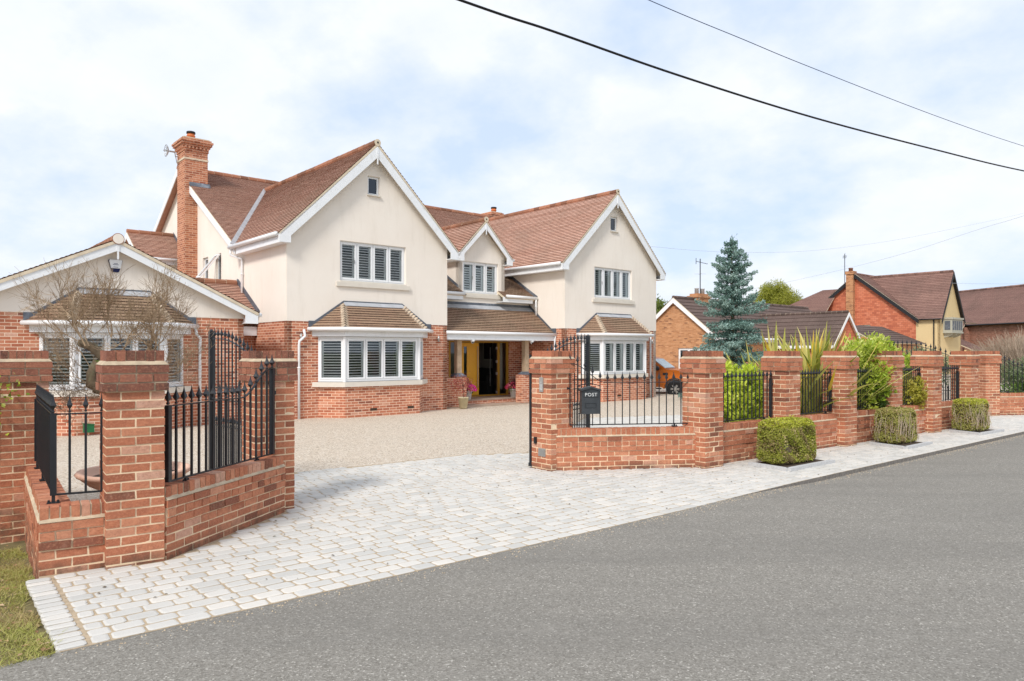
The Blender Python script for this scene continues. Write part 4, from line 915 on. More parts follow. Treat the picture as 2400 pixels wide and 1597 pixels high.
# loose bits: specks on the setts, grit along the kerb
m = M()
for i in range(420):
    a, b = RNG.random()*13, .15+RNG.random()*5; x, y = rd(a, b)
    if not inpoly(x, y, APR): continue
    r_ = RNG.uniform(.004,.012); h_ = RNG.uniform(0,6.28); z = .003; m.add([(x+r_*math.cos(h_+k*1.57)*(1+.6*(k%2)), y+r_*math.sin(h_+k*1.57), z+RNG.random()*.006) for k in range(4)]+[(x,y,z+r_*.9)], [(0,1,4),(1,2,4),(2,3,4),(3,0,4)])
struct(m.build('fallen_debris', MT['bark']), 'stuff')
m = M()
for i in range(2600):
    a = 7+RNG.random()**.8*22 if i % 5 else RNG.random()*8; b = -abs(RNG.normal())*.09-.01; x, y = rd(a, kt(a)+b); z = roadz(a)
    r_ = RNG.uniform(.003,.009); h_ = RNG.uniform(0,6.28); m.add([(x+r_*math.cos(h_+k*2.09), y+r_*math.sin(h_+k*2.09), z) for k in range(3)]+[(x,y,z+r_)], [(0,1,3),(1,2,3),(2,0,3)])
struct(m.build('grit', MT['fillet']), 'stuff')
m = M()
for i in range(160):
    a = -RNG.random()*.5+.05 if i % 3 else -RNG.random()*2; b = RNG.random()*3.4; x, y = rd(a-.08, b); z = vz(a,b)+.02 if a-.08 < -.04 else .01
    r_ = RNG.uniform(.012,.035); h_ = RNG.uniform(0,6.28); c_, s_ = math.cos(h_)*r_, math.sin(h_)*r_
    m.add([(x-c_,y-s_,z),(x+s_*.5,y-c_*.5,z+.006),(x+c_,y+s_,z+.002),(x-s_*.5,y+c_*.5,z+RNG.random()*.012)], [(0,1,2,3)], 0, RNG.random())
struct(m.build('dead_leaves', MT['deadleaf'], uv=False), 'stuff')

# ================================================================== BOUNDARY WALLS
def brick(m, F, a0, a1, d0, d1, w0, w1, r=None, j=.0024):
    j_ = lambda: random.uniform(-j, j)
    rr = random.random() if r is None else r
    P = [(a0,d1,w0),(a1,d1,w0),(a1,d0,w0),(a0,d0,w0),(a0,d1,w1),(a1,d1,w1),(a1,d0,w1),(a0,d0,w1)]
    dd = j_()*1.2
    m.hexa([F(a+j_(), d+(dd if d == d1 else 0)+j_(), w+j_()) for a,d,w in P], 0, rr)
ZB = -.055
def pier(x, y, ang, label, dark=False, group='brick piers of the boundary wall', deep=False):
    t = empty('brick_pier', (x,y,0), ang, label, 'pier', group); S = .44; B = MT['pierbrick']
    F = lambda a, d, w: (a, -d, w)
    def crs(m, k, z, o, h=.0615):
        A, Z0, Z1 = S+o, z+.0068, z+.0068+h; lo = -o; hB = .1025; mid = S/2
        if k % 2 == 0:
            for y0, y1 in ((lo,lo+hB),(A-hB,A)):
                for x0, x1 in ((lo,mid-.0065),(mid+.0065,A)): brick(m, F, x0, x1, -y1, -y0, Z0, Z1)
            for x0, x1 in ((lo,lo+hB),(A-hB,A)): brick(m, F, x0, x1, -(A-hB-.013), -(lo+hB+.013), Z0, Z1)
        else:
            for x0, x1 in ((lo,lo+hB),(A-hB,A)):
                for y0, y1 in ((lo,mid-.0065),(mid+.0065,A)): brick(m, F, x0, x1, -y1, -y0, Z0, Z1)
            for y0, y1 in ((lo,lo+hB),(A-hB,A)): brick(m, F, lo+hB+.013, A-hB-.013, -y1, -y0, Z0, Z1)
    m = M(); m.box(.004, S-.004, .004, S-.004, ZB-.3, 1.445, 1)
    for k in range(-4 if deep else 0, 20): crs(m, k, ZB+k*.075, 0)
    m.build('shaft', [B, MT['mortar']], t)
    m = M(); o = .03; m.box(-o+.013, S+o-.013, -o+.013, S+o-.013, 1.446, 1.672, 1)
    crs(m, 1, 1.445, o); crs(m, 0, 1.595, o)
    z0, z1 = 1.525, 1.59; n = 4; w_ = (S+2*o)/n
    for i in range(n):       # headers with every other one set back
        a = -o+i*w_; rec = .007 if i % 2 else 0
        brick(m, F, a+.006, a+w_-.006, -.09, o-rec, z0, z1); brick(m, F, a+.006, a+w_-.006, -(S+o-rec), -S+.09, z0, z1)
        brick(m, F, -o+rec, .09, -(a+w_-.006), -(a+.006), z0, z1) if 0 < i < n-1 else None
        brick(m, F, S-.09, S+o-rec, -(a+w_-.006), -(a+.006), z0, z1) if 0 < i < n-1 else None
    lo, hi = -o, S+o
    m.add([(lo+.002,lo+.002,1.668),(hi-.002,lo+.002,1.668),(hi-.002,hi-.002,1.668),(lo+.002,hi-.002,1.668),(.0,.0,1.70),(S,0,1.70),(S,S,1.70),(0,S,1.70)], [(0,1,5,4),(1,2,6,5),(2,3,7,6),(3,0,4,7),(4,5,6,7)], 1)
    m.build('corbel', [MT['pierdark'] if dark else B, MT['fillet']], t)
    m = M(); m.box(.014, S-.014, .014, S-.014, 1.69, 1.782, 1); n = 6; w_ = S/n
    for i in range(n):
        for jj in range(2): brick(m, F, i*w_+.004, (i+1)*w_-.004, -(jj*.2225+.2165), -(jj*.2225), 1.693, 1.786+random.uniform(-.002,.002), random.random()*(.35 if (jj == 0 and not dark) else 1))
    m.build('cap', [MT['pierdark'] if dark else B, MT['mortar']], t)
    return t
def lowwall(P0, P1, label, courses=7, z0=None, th=.225, group='low brick walls between the piers', ends=(0,0)):
    z0 = ZB+.03 if z0 is None else z0
    ang = math.atan2(P1[1]-P0[1], P1[0]-P0[0]); L = math.dist(P0, P1)
    t = empty('low_brick_wall', (P0[0],P0[1],0), ang, label, 'wall', group); F = lambda a, d, w: (a, -d, w)
    m = M(); top = z0+courses*.075
    m.box(0, L, .0045, th-.0045, z0-.3, z0+(courses-3)*.075, 1); m.box(0, L, .001, th-.001, z0+(courses-3)*.075+.001, top, 1)
    for k in range(-4, courses):
        z = z0+k*.075; o = .012 if k >= courses-3 else 0
        if k == courses-2:
            a = 0.; i = 0
            while a < L-.01:
                b = min(a+.1125, L); 
                for d0, d1 in ((-.1, o-(.006 if i % 2 else 0)), (-th-o, -th+.1)): brick(m, F, a+.0065, b-.0065, d0, d1, z+.0065, z+.0685)
                a = b; i += 1
            continue
        a = 0. if k % 2 else -.1125
        while a < L-.02:
            b = a+.225; x0, x1 = max(a,0)+(.0065 if a > 0 else 0), min(b,L)-.0065
            if x1-x0 > .015:
                brick(m, F, x0, x1, -.1, o, z+.0065, z+.0685); brick(m, F, x0, x1, -th-o, -th+.1, z+.0065, z+.0685)
            a = b
    m.build('brickwork', [MT['pierbrick'], MT['mortar']], t)
    m = M()
    m.add([(0,-.010,top-.001),(L,-.010,top-.001),(L,.02,top+.03),(0,.02,top+.03),(0,th+.01,top-.001),(L,th+.01,top-.001),(L,th-.02,top+.03),(0,th-.02,top+.03)], [(0,1,2,3),(5,4,7,6),(3,2,6,7),(0,3,7,4),(1,5,6,2)], 1)
    m.box(.002, L-.002, .018, th-.018, top+.025, top+.108, 1)
    n = max(1, round(L/.0765)); w_ = L/n
    for i in range(n): brick(m, F, i*w_+.006, (i+1)*w_-.006, -th+.012, -.012, top+.018, top+.113+random.uniform(-.002,.002))
    m.build('coping', [MT['pierbrick'], MT['fillet']], t)
    return t, F, L, ang
A54, A51, AR = R(90-54.5), R(90-50.5), math.atan2(2.40, 3.15)
pier(-3.322, 5.862, A54, 'nearest brick pier, standing on the left between two black railings', True)
PBx, PBy = -2.47-.44*math.cos(A51), 8.14-.44*math.sin(A51)
pier(PBx, PBy, A51, 'brick pier on the left side of the drive opening, dark capped', True)
pier(-5.47, 7.66, R(90-53.6), 'brick pier at the far left edge of the photo behind bare twigs', True, deep=True)
pier(.58, 10.63, math.atan2(.632,.775), 'brick pier with the metal keypad, right of the drive opening')
ux, uy = math.cos(AR), math.sin(AR)
def rl(s, t=0): return (2.93+ux*s-uy*t, 10.86+uy*s+ux*t)
PS = [0, 2.17, 4.12, 5.98, 7.85, 9.88]
labs = ['brick pier in front of the orange pickup, left of the ferny lime bush','brick pier behind the largest clipped box hedge','brick pier between the spiky strap-leaved plant and the laurel hedge','brick pier behind the middle box hedge, right of the laurel','brick pier between the yellow shrub and the second gate','brick pier at the bend behind the farthest box hedge']
for s_, lb in zip(PS, labs): pier(*rl(s_), AR, lb)
pier(13.05, 19.75, R(8), 'farthest brick pier, beside the railing with grey shrubs behind')
# low walls
lowwall((-3.75,5.68), (-3.33,5.955), 'short low wall stub with corner coping left of the nearest pier', 6, -.035)
lowwall((-5.30,7.80), (-3.76,5.70), 'low brick wall running back along the dry grass verge on the far left', 6, -.035, .24)
lowwall((-2.955,6.14), (-2.525,7.97), 'low sloping-away wall between the nearest pier and the dark capped drive pier', 7, -.02)
lowwall((.66,10.70), (2.88,11.02), 'low wall under the railing with the post box')
wl = ['low wall behind the left end of the largest box hedge','low wall below the strap-leaved plant','low wall below the laurel hedge','low wall behind the middle box hedge','low wall left of the farthest box hedge']
for i in range(5): lowwall(rl(PS[i]+.44,.155), rl(PS[i+1],.155), wl[i])
lowwall((13.49,19.98), (24.5,21.2), 'farthest low wall at the right edge of the photo')
# neighbour's old wall at the far left
t = empty('old_brick_wall', (-5.49,7.75,0), R(180+10), 'darker weathered brick wall with ivy on top at the left edge', 'wall')
m = M(); m.box(0, 5, -.22, 0, -.35, 1.38); m.build('brickwork', m_brick('old_brick', [(0,(.12,.06,.045)),(.5,(.26,.12,.08)),(1,(.36,.18,.12))], (.34,.27,.19), stain=.4), t)
m = M(); m.box(-.0, 5, -.24, .02, 1.381, 1.45); m.build('coping', MT['pierdark'], t)
t = empty('ivy', (-5.62,7.62,1.2), 0, 'ivy with variegated leaves hanging over the old brick wall at left edge', 'ivy')
C = RNG.normal(size=(900,3))*[.16,.10,.10]+[-.1,0,.12]; C2 = RNG.normal(size=(500,3))*[.09,.06,.14]+[-.05,-.05,-.2]
quads('leaves', leafq(np.concatenate([C,C2]),RNG.uniform(.03,.06,1400),ratio=.8), RNG.random(1400), MT['laurel'], t)

# ================================================================== RAILINGS AND GATES
def finial(m, x, y, z, k=1.0, flat=True):
    m.lathe([(.006,-.03),(.014*k,-.026),(.014*k,-.018),(.008,-.012),(.008,0),(.013*k,.006),(.030*k,.030*k),(.018*k,.055*k),(.008*k,.085*k),(.0015,.125*k)], (x,y,z+.03), 4, 0, ph=math.pi/4)
def railing(label, P0, P1, n, zb=.65, top=None, posts=(0,0), skip={}, bw=.016, feet=(), lugs=(), zfoot=.6):
    """top(k) -> height of top rail at parameter 0..1"""
    ang = math.atan2(P1[1]-P0[1], P1[0]-P0[0]); L = math.dist(P0, P1); top = top or (lambda k: 1.305)
    t = empty('iron_railing', (P0[0],P0[1],zfoot), ang, label, 'railing', 'black iron railings on the low walls')
    m = M(); m.box(0, L, -.006, .006, zb-zfoot-.008, zb-zfoot+.008); m.build('bottom_rail', MT['iron'], t)
    m = M(); pts = [(L*k/30, 0, top(k/30)-zfoot) for k in range(31)]
    for a, b in zip(pts, pts[1:]): m.bar(a, b, .022, .010)
    m.build('top_rail', MT['iron'], t)
    for i in range(n):
        k = i/(n-1); x = L*k; zt = top(k)-zfoot; w_ = bw
        if (i == 0 and posts[0]) or (i == n-1 and posts[1]): w_ = .045
        z0, z1 = zb-zfoot, zt
        if i in skip: 
            for (a, b, f) in skip[i]:
                m = M(); m.box(x-w_/2, x+w_/2, -w_/2, w_/2, a-zfoot, (b if b else top(k))-zfoot)
                if f: finial(m, x, 0, zt+.01)
                m.build('bar', MT['iron'], t)
            continue
        m = M(); m.box(x-w_/2, x+w_/2, -w_/2, w_/2, z0-.004, z1+.008); finial(m, x, 0, z1+.012); m.build('bar', MT['iron'], t)
    for f in feet:
        x = L*f; m = M(); m.box(x-.012, x+.012, -.012, .012, .02, zb-zfoot); m.box(x-.045, x+.045, -.03, .03, .012, .02)
        for q in (-.033,.033): m.lathe([(.009,0),(.009,.016),(.0,.02)], (x+q,0,.02), 6)
        m.build('foot', MT['iron'], t)
    for (x, z) in lugs:
        m = M(); m.box(min(x,x+.09) if x > 0 else -.09, max(x,x+.09) if x > 0 else 0, -.008, .008, z-zfoot-.012, z-zfoot+.012); m.lathe([(.018,0),(.018,.04)], (x+(.045 if x > 0 else -.045),0,z-zfoot-.02), 8); m.build('bracket', MT['iron'], t)
    return t, L, ang
def scurve(a, b, lo=1.305, hi=1.59): return lambda k: lo+(hi-lo)*sstep(a, b, k)
# left, two legs meeting in a corner post
CPx, CPy = -3.775, 5.90
dv = (-.593, .805)
railing('flat-topped railing running back along the left verge wall', (CPx+dv[0]*2.30, CPy+dv[1]*2.30), (CPx+dv[0]*.05, CPy+dv[1]*.05), 24, .60, lambda k: 1.262, (1,0), feet=(.05,.45), zfoot=.52, bw=.018)
t, L, a = railing('short four-bar railing with corner post left of the nearest pier', (CPx,CPy), (-3.47,6.06), 4, .60, lambda k: 1.262, (1,0), feet=(0,), lugs=((.34,1.20),), zfoot=.52, bw=.018)
railing('railing sweeping up towards the drive between nearest pier and drive pier', (-2.985,6.22), (-2.655,7.93), 17, .65, scurve(.66,.97,1.305,1.585), (1,1), feet=(.14,.82), lugs=((1.75,1.32),), zfoot=.595, bw=.018)
# right of the drive, carries the post box
sk = {2: [(1.27,0,1),(.65,.83,0)], 3: [(1.27,0,1),(.65,.83,0)]}
t, L, a = railing('railing that carries the grey post box, sweeping up to the keypad pier', (.878,10.86), (2.735,11.13), 17, .665, lambda k: 1.59-(.285)*sstep(.02,.30,k), (0,0), skip=sk, bw=.013, feet=(.88,), lugs=((1.88,1.22),(-.001,1.22)), zfoot=.61)
m = M(); x0, x1 = L*1/16, L*4/16
m.bar((x0,0,.225),(x1,0,.225),.012); m.bar((x0,0,.645),((x0+x1)/2,0,.69),.012); m.bar(((x0+x1)/2,0,.69),(x1,0,.645),.012); m.build('box_frame', MT['iron'], t)
rlb = ['railing in front of the ferny lime bush','railing in front of the strap-leaved plant','railing buried in the laurel hedge','railing in front of the small yellow shrub','railing in front of the second gate leaf']
for i in range(5): railing(rlb[i], rl(PS[i]+.47,.26), rl(PS[i+1]-.05,.26), 16, .655, None, (0,1), bw=.015, feet=(.88,), lugs=((PS[i+1]-PS[i]-.52,1.22),) )
railing('farthest railing sweeping down from the farthest pier', (13.58,20.12), (19.6,20.8), 46, .655, lambda k: 1.60-.29*sstep(.0,.14,k), (1,0), bw=.015, feet=(.06,.5))
def gate(x, y, ang, label, L=1.95, mirror=False, letters=False):
    t = empty('iron_gate', (x,y,0), ang, label, 'gate', 'pairs of black iron gates')
    n = 15
    top = lambda k: 1.50+.45*math.sin(min(1,k/.86)*math.pi/2)
    m = M(); m.box(L-.03, L+.03, -.03, .03, .06, 2.06); m.lathe([(.03,0),(.02,.02),(.0,.028)], (L,0,2.06), 8); m.build('stile', MT['iron'], t)
    m = M(); m.tube([(0,0,.05),(0,0,1.73)], .021, 10); m.lathe([(.035,0),(.035,.05),(.02,.055)], (0,0,.02), 10); m.build('hinge_post', MT['iron'], t)
    for z in (.12,.78,1.13,1.29):
        m = M(); m.box(0, L, -.006, .006, z-.008, z+.008); m.build('rail', MT['iron'], t)
    m = M(); pts = [(L*k/24,0,top(k/24)) for k in range(25)]
    for a_, b_ in zip(pts, pts[1:]): m.bar(a_, b_, .028, .010)
    m.build('top_rail', MT['iron'], t)
    for i in range(1, n):
        k = i/n; m = M(); m.box(L*k-.008, L*k+.008, -.008, .008, .1, top(k)+.005)
        finial(m, L*k, 0, top(k)+.005, .95); m.build('bar', MT['iron'], t)
        if i: m = M(); m.box(L*(k-.5/n)-.007, L*(k-.5/n)+.007, -.007, .007, .1, .80); finial(m, L*(k-.5/n), 0, .80, .8); m.build('dog_bar', MT['iron'], t)
    if letters:
        for i, ch in enumerate('IDA'):
            cu = bpy.data.curves.new('letter', 'FONT'); cu.body = ch; cu.size = .19; cu.extrude = .006; cu.align_x = 'CENTER'
            tmp = bpy.data.objects.new('tmp', cu); COL.objects.link(tmp); dg = bpy.context.evaluated_depsgraph_get()
            me = bpy.data.meshes.new_from_object(tmp.evaluated_get(dg)); bpy.data.objects.remove(tmp)
            me.materials.clear(); me.materials.append(MT['iron'])
            o = bpy.data.objects.new('letter', me); COL.objects.link(o); o.parent = t
            o.location = (.55+.42*i, 0, 1.145); o.rotation_euler = (R(90), 0, R(180)); o.scale = (1,1,1)
    return t
gate(.285, 11.02, math.atan2(12.84-11.02, 1.36-.285), 'open gate leaf standing behind the keypad pier, with letters between its rails', 2.12, letters=True)
gate(-2.93, 8.62, math.atan2(9.87-8.62, -4.14+2.93), 'open gate leaf seen through the left sweeping railing', 1.74)
gate(11.35, 17.9, math.atan2(2.0,-1.05), 'far open gate leaf whose arch shows above the far piers', 1.95)
# things fixed on the keypad pier (left face)
P1A = math.atan2(.632,.775)
def on_pier(name, yy, z, label, cat):
    x = .58-math.sin(P1A)*yy; y = 10.63+math.cos(P1A)*yy; return empty(name, (x,y,z), P1A-R(90), label, cat)
# local +x runs towards the pier's near corner side, -y... outward is local -y
t = on_pier('intercom_keypad', .21, 1.17, 'slim brushed metal keypad intercom on the pier by the drive', 'intercom')
m = M(); m.box(-.042,.042,-.014,0,0,.22); m.build('plate', MT['silver'], t)
for r_ in range(5):
    for c_ in range(3): m = M(); m.box(-.022+c_*.018,-.012+c_*.018,-.018,-.014,.03+r_*.018,.041+r_*.018); m.build('key', MT['lens'], t)
m = M(); m.box(-.008,.008,-.017,-.014,.14,.152); m.build('button', MT['lens'], t)
t = on_pier('vent_grille', .20, .20, 'silver louvred vent low on the keypad pier', 'vent')
m = M(); m.box(-.08,.08,-.008,0,0,.12)
for i in range(7): m.box(-.072,.072,-.016,-.008,.008+i*.016,.015+i*.016)
m.build('louvres', MT['silver'], t)
t = on_pier('gate_sensor', .34, .38, 'small black sensor on the left side of the keypad pier', 'sensor')
m = M(); m.box(-.022,.022,-.03,0,0,.10); m.build('housing', MT['blackplastic'], t); m = M(); m.tube([(0,-.034,.07),(0,-.03,.07)], .012, 10); m.build('lens', MT['darkglass'], t)
# post box
t = empty('post_box', (1.155,10.85,.845), a, 'dark grey metal letter box marked POST hanging in the railing', 'post box')
m = M(); m.prism([(-.14,-.15,0),(.14,-.15,0),(.14,-.15,.36),(0,-.15,.395),(-.14,-.15,.36)], (0,.13,0)); m.build('body', MT['irongrey'], t)
m = M(); m.prism([(-.155,-.175,.345),(0,-.175,.388),(.155,-.175,.345),(.155,-.175,.37),(0,-.175,.415),(-.155,-.175,.37)], (0,.17,0)); m.build('lid', MT['irongrey'], t)
m = M(); m.box(-.115,.115,-.162,-.150,.255,.325); m.box(-.12,.12,-.17,-.1505,.328,.336); m.lathe([(.0,0),(.04,0)],(0,0,0),3) if False else None; m.build('flap', MT['irongrey'], t)
m = M()
for (a0,a1,z0,z1) in ((-.085,.085,.09,.094),(-.085,.085,.156,.160),(-.085,-.081,.094,.156),(.081,.085,.094,.156)): m.box(a0,a1,-.155,-.1501,z0,z1)
m.build('label_frame', MT['iron'], t)
cu = bpy.data.curves.new('lettering', 'FONT'); cu.body = 'POST'; cu.size = .072; cu.extrude = .002; cu.align_x = 'CENTER'; cu.space_character = 1.15
tmp = bpy.data.objects.new('tmp', cu); COL.objects.link(tmp); me = bpy.data.meshes.new_from_object(tmp.evaluated_get(bpy.context.evaluated_depsgraph_get())); bpy.data.objects.remove(tmp)
me.materials.clear(); me.materials.append(MT['lens']); o = bpy.data.objects.new('lettering', me); COL.objects.link(o); o.parent = t; o.location = (.0,-.165,.266); o.rotation_euler = (R(90),0,0)

# ================================================================== PLANTS
def clipped(name, loc, ang, lx, ly, lz, label, mats, n, flare=0., dens_top=True):
    t = empty(name, loc, ang, label, 'hedge', 'clipped box hedges along the pavement')
    m = M(); m.box(.09, lx-.09, .09, ly-.09, .0, lz-.11); m.build('woody_core', MT['bark'], t)
    f = RNG.random(n); P = RNG.random((n,3))*[lx,ly,lz]; a = np.array([ly*lz,lx*lz,ly*lz,lx*lz,lx*ly*1.3]); a = np.cumsum(a/a.sum()); k = np.searchsorted(a, f)
    dep = np.abs(RNG.normal(size=n))*.035; P[k==0,0] = dep[k==0]; P[k==2,0] = lx-dep[k==2]; P[k==1,1] = dep[k==1]; P[k==3,1] = ly-dep[k==3]; P[k==4,2] = lz-dep[k==4]
    # lumpy outline
    bl = .034*(np.sin(P[:,0]*11+P[:,2]*7)+np.sin(P[:,1]*13+P[:,2]*9+2)+np.sin(P[:,2]*15+P[:,0]*5)); nrm = np.zeros((n,3)); nrm[k==0,0]=-1; nrm[k==2,0]=1; nrm[k==1,1]=-1; nrm[k==3,1]=1; nrm[k==4,2]=1
    P += nrm*bl[:,None]
    # rounded corners
    c = np.array([lx/2,ly/2,lz*.5]); h = np.array([lx/2,ly/2,lz/2]); q = (P-c)/h; r_ = (np.abs(q)**7).sum(1)**(1/7.); P = c+(P-c)/np.maximum(1, r_)[:,None]
    P[:,2] = np.maximum(P[:,2], .015); tp = 1-.06*(P[:,2]/lz)**2+.05*np.exp(-P[:,2]/.07); P[:,:2] = c[:2]+(P[:,:2]-c[:2])*tp[:,None]
    stray = RNG.random(n) < .03; P[stray] += unit(stray.sum())*.04
    P[:,2] = np.maximum(P[:,2], .015)
    tone = .5+.38*np.sin(P[:,0]*8+3)*np.cos(P[:,2]*7+P[:,1]*6)+.25*np.sin(P[:,0]*19+P[:,2]*15)
    top = (P[:,2] > lz-.10) & (RNG.random(n) < .75)
    A = unit(n)+nrm*.5; A /= np.linalg.norm(A,axis=1,keepdims=True)
    sz = RNG.uniform(.020,.042,n); V = leafq(P, sz, A, .62); rn = np.clip(tone*.7+RNG.random(n)*.45-.1,0,1)
    quads('foliage', V[~top], rn[~top], mats[0], t)
    if top.any(): quads('new_growth', V[top], RNG.random(top.sum()), mats[1], t)
    if len(mats) > 2:
        m = M()
        for i in range(60):
            x, z = RNG.random()*lx, RNG.random()*lz*.55; y = -.0 if RNG.random() < .6 else RNG.random()*ly; x = x if y == 0 else 0
            m.tube([(x,y,z),(x+RNG.normal()*.04,y-.01+RNG.normal()*.01,z+.15),(x+RNG.normal()*.06,y,z+.3)], [.004,.003,.0015], 3)
        m.build('twigs', mats[2], t)
    return t
KA = RT
clipped('box_hedge', (4.15,10.97,.02), R(36), .98, .52, .68, 'largest clipped box hedge, wide block with yellow-green top in front of the brick wall', [MT['box'],MT['boxtop']], 26000)
clipped('box_hedge', (7.26,13.47,.02), R(36), .82, .50, .66, 'middle clipped box hedge, the browner cube with bare twigs at its foot', [MT['boxdry'],MT['boxdry'],MT['twigbrown']], 17000)
clipped('box_hedge', (10.06,15.55,.02), R(36), .82, .52, .70, 'farthest clipped box hedge, near the bend of the wall', [MT['boxdry'],MT['boxtop'],MT['twigbrown']], 14000)
for (c, l, r_, lab) in (((4.10,10.65),(3.72,11.23),(5.14,11.48),'granite edging round the largest box hedge'),((7.17,13.05),(6.86,13.72),(8.04,13.77),'granite edging round the middle box hedge'),((9.97,15.26),(9.71,15.89),(10.93,15.97),'granite edging round the farthest box hedge')):
    t = empty('planting_edge', (c[0],c[1],0), 0, lab, 'edging', 'granite edgings of the hedge pits')
    for p in (l, r_):
        m = M(); d = Vector((p[0]-c[0],p[1]-c[1],0)); L = d.length; n = int(L/.3)+1
        for i in range(n):
            a, b = d*(i/n+.004), d*((i+1)/n-.004); m.bar(a+Vector((0,0,.022)), b+Vector((0,0,.022)), .08, .05)
        m.build('kerb_stones', MT['kerb'], t)
    p3 = (l[0]+r_[0]-2*c[0], l[1]+r_[1]-2*c[1]); m = M(); m.prism([(.02,.04,.006),(r_[0]-c[0],r_[1]-c[1],.006),(p3[0],p3[1],.006),(l[0]-c[0],l[1]-c[1],.006)], (0,0,.010)); m.build('soil', MT['soil'], t)
def clumps(n, rx, ry, rz, rmin, rmax, shell=.75):
    D = unit(n); rr = shell+(1-shell)*RNG.random(n)[:,None]; C = D*rr*[rx,ry,rz]; C[:,2] = C[:,2]; return C, RNG.uniform(rmin,rmax,n)
def bush(name, loc, size, label, cat, mat, ncl=60, per=110, leaf=(.04,.07), ratio=.45, clump=(.12,.22), core=True, group=None, stems=6, fill=.55, droop=0., trunkz=0):
    t = empty(name, loc, 0, label, cat, group); rx, ry, rz = size
    C, rad = clumps(ncl, rx, ry, rz, *clump, fill); C[:,2] += rz+trunkz
    tone = RNG.random(ncl)
    k = np.repeat(np.arange(ncl), per); D = unit(len(k)); P = C[k]+D*(rad[k]*RNG.uniform(.55,1.05,len(k)))[:,None]
    ok = P[:,2] > .02; k, D, P = k[ok], D[ok], P[ok]
    A = D+unit(len(k))*.8+np.array([0,0,.35-droop]); A /= np.linalg.norm(A,axis=1,keepdims=True)
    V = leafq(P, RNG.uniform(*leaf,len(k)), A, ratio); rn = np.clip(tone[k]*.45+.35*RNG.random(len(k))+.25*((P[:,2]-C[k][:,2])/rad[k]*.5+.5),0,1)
    quads('foliage', V, rn, mat, t)
    m = M()
    for i in range(stems):
        c = C[RNG.integers(ncl)]; m.tube([(RNG.normal()*.04,RNG.normal()*.04,0),(c[0]*.3,c[1]*.3,max(.1,c[2]*.5)),tuple(c)], [.022*rz+.008,.014*rz+.005,.006], 5)
    m.build('stems', MT['bark'], t)
    return t
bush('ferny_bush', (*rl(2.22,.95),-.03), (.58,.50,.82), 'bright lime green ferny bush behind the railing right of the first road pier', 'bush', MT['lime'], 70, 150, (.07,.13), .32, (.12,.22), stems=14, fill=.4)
# strap-leaved plant
def strap(px_, lab, n_leaf, Lr):
  t = empty('strap_leaved_plant', px_, 0, lab, 'plant', 'spiky strap-leaved plants behind the piers')
  for i in range(n_leaf):
      a = RNG.uniform(0,2*math.pi); L = RNG.uniform(*Lr); spread = RNG.uniform(.03,.85) if i % 4 else RNG.uniform(.8,1.15); w_ = RNG.uniform(.035,.062); m = M(); n_ = 9; bend = RNG.uniform(.0,1.)**3*1.1
      px, py, pz = RNG.normal()*.09, RNG.normal()*.09, 0.; th = R(90)-spread*R(42); pts = []
      for j in range(n_+1):
          k = j/n_; pts.append((px,py,pz,k)); st = L/n_; an = th-bend*k**2*R(75); px += math.cos(a)*math.cos(an)*st; py += math.sin(a)*math.cos(an)*st; pz += math.sin(an)*st
      sx, sy = -math.sin(a), math.cos(a); rr = RNG.random()
      for j in range(n_):
          p, q = pts[j], pts[j+1]; wa = w_*(.6+.8*p[3])*(1-p[3]**3)+.002; wb = w_*(.6+.8*q[3])*(1-q[3]**3)+.002
          m.add([(p[0]-sx*wa,p[1]-sy*wa,p[2]),(p[0],p[1],p[2]-wa*.35),(p[0]+sx*wa,p[1]+sy*wa,p[2]),(q[0]+sx*wb,q[1]+sy*wb,q[2]),(q[0],q[1],q[2]-wb*.35),(q[0]-sx*wb,q[1]-sy*wb,q[2])], [(0,1,4,5),(1,2,3,4)], 0, rr*(.75)+.25*p[3])
      m.build('leaf', MT['phor'], t, uv=False)
strap((*rl(4.95,1.05),0), 'largest spiky plant with yellow-green strap leaves rising left of the laurel', 210, (1.6,2.45))
strap((*rl(3.9,1.3),0), 'sparser spiky plant with yellow sword leaves above the second road pier', 46, (1.8,2.5))
GL = 'evergreen shrubs behind the road wall'
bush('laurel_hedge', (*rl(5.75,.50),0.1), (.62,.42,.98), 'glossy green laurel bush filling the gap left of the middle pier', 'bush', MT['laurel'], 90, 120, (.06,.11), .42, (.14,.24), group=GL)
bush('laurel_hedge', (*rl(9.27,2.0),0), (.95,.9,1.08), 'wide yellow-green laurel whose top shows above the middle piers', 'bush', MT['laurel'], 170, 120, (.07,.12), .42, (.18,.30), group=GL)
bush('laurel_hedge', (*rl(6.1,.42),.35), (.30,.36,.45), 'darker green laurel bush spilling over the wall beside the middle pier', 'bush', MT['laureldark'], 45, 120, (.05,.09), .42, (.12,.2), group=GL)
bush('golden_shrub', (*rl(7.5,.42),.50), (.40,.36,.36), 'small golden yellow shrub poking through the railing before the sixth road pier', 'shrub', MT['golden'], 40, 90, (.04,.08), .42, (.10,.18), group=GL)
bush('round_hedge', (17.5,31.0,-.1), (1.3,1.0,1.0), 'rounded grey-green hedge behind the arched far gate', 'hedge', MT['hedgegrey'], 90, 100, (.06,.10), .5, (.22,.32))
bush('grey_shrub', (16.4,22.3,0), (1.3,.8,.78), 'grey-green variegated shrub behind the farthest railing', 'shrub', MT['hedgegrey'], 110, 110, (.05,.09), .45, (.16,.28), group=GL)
bush('dark_hedge', (17.2,21.9,0), (2.6,.5,.5), 'low dark green hedge at the foot of the farthest railing', 'hedge', MT['laureldark'], 120, 110, (.05,.09), .45, (.14,.24), group=GL)
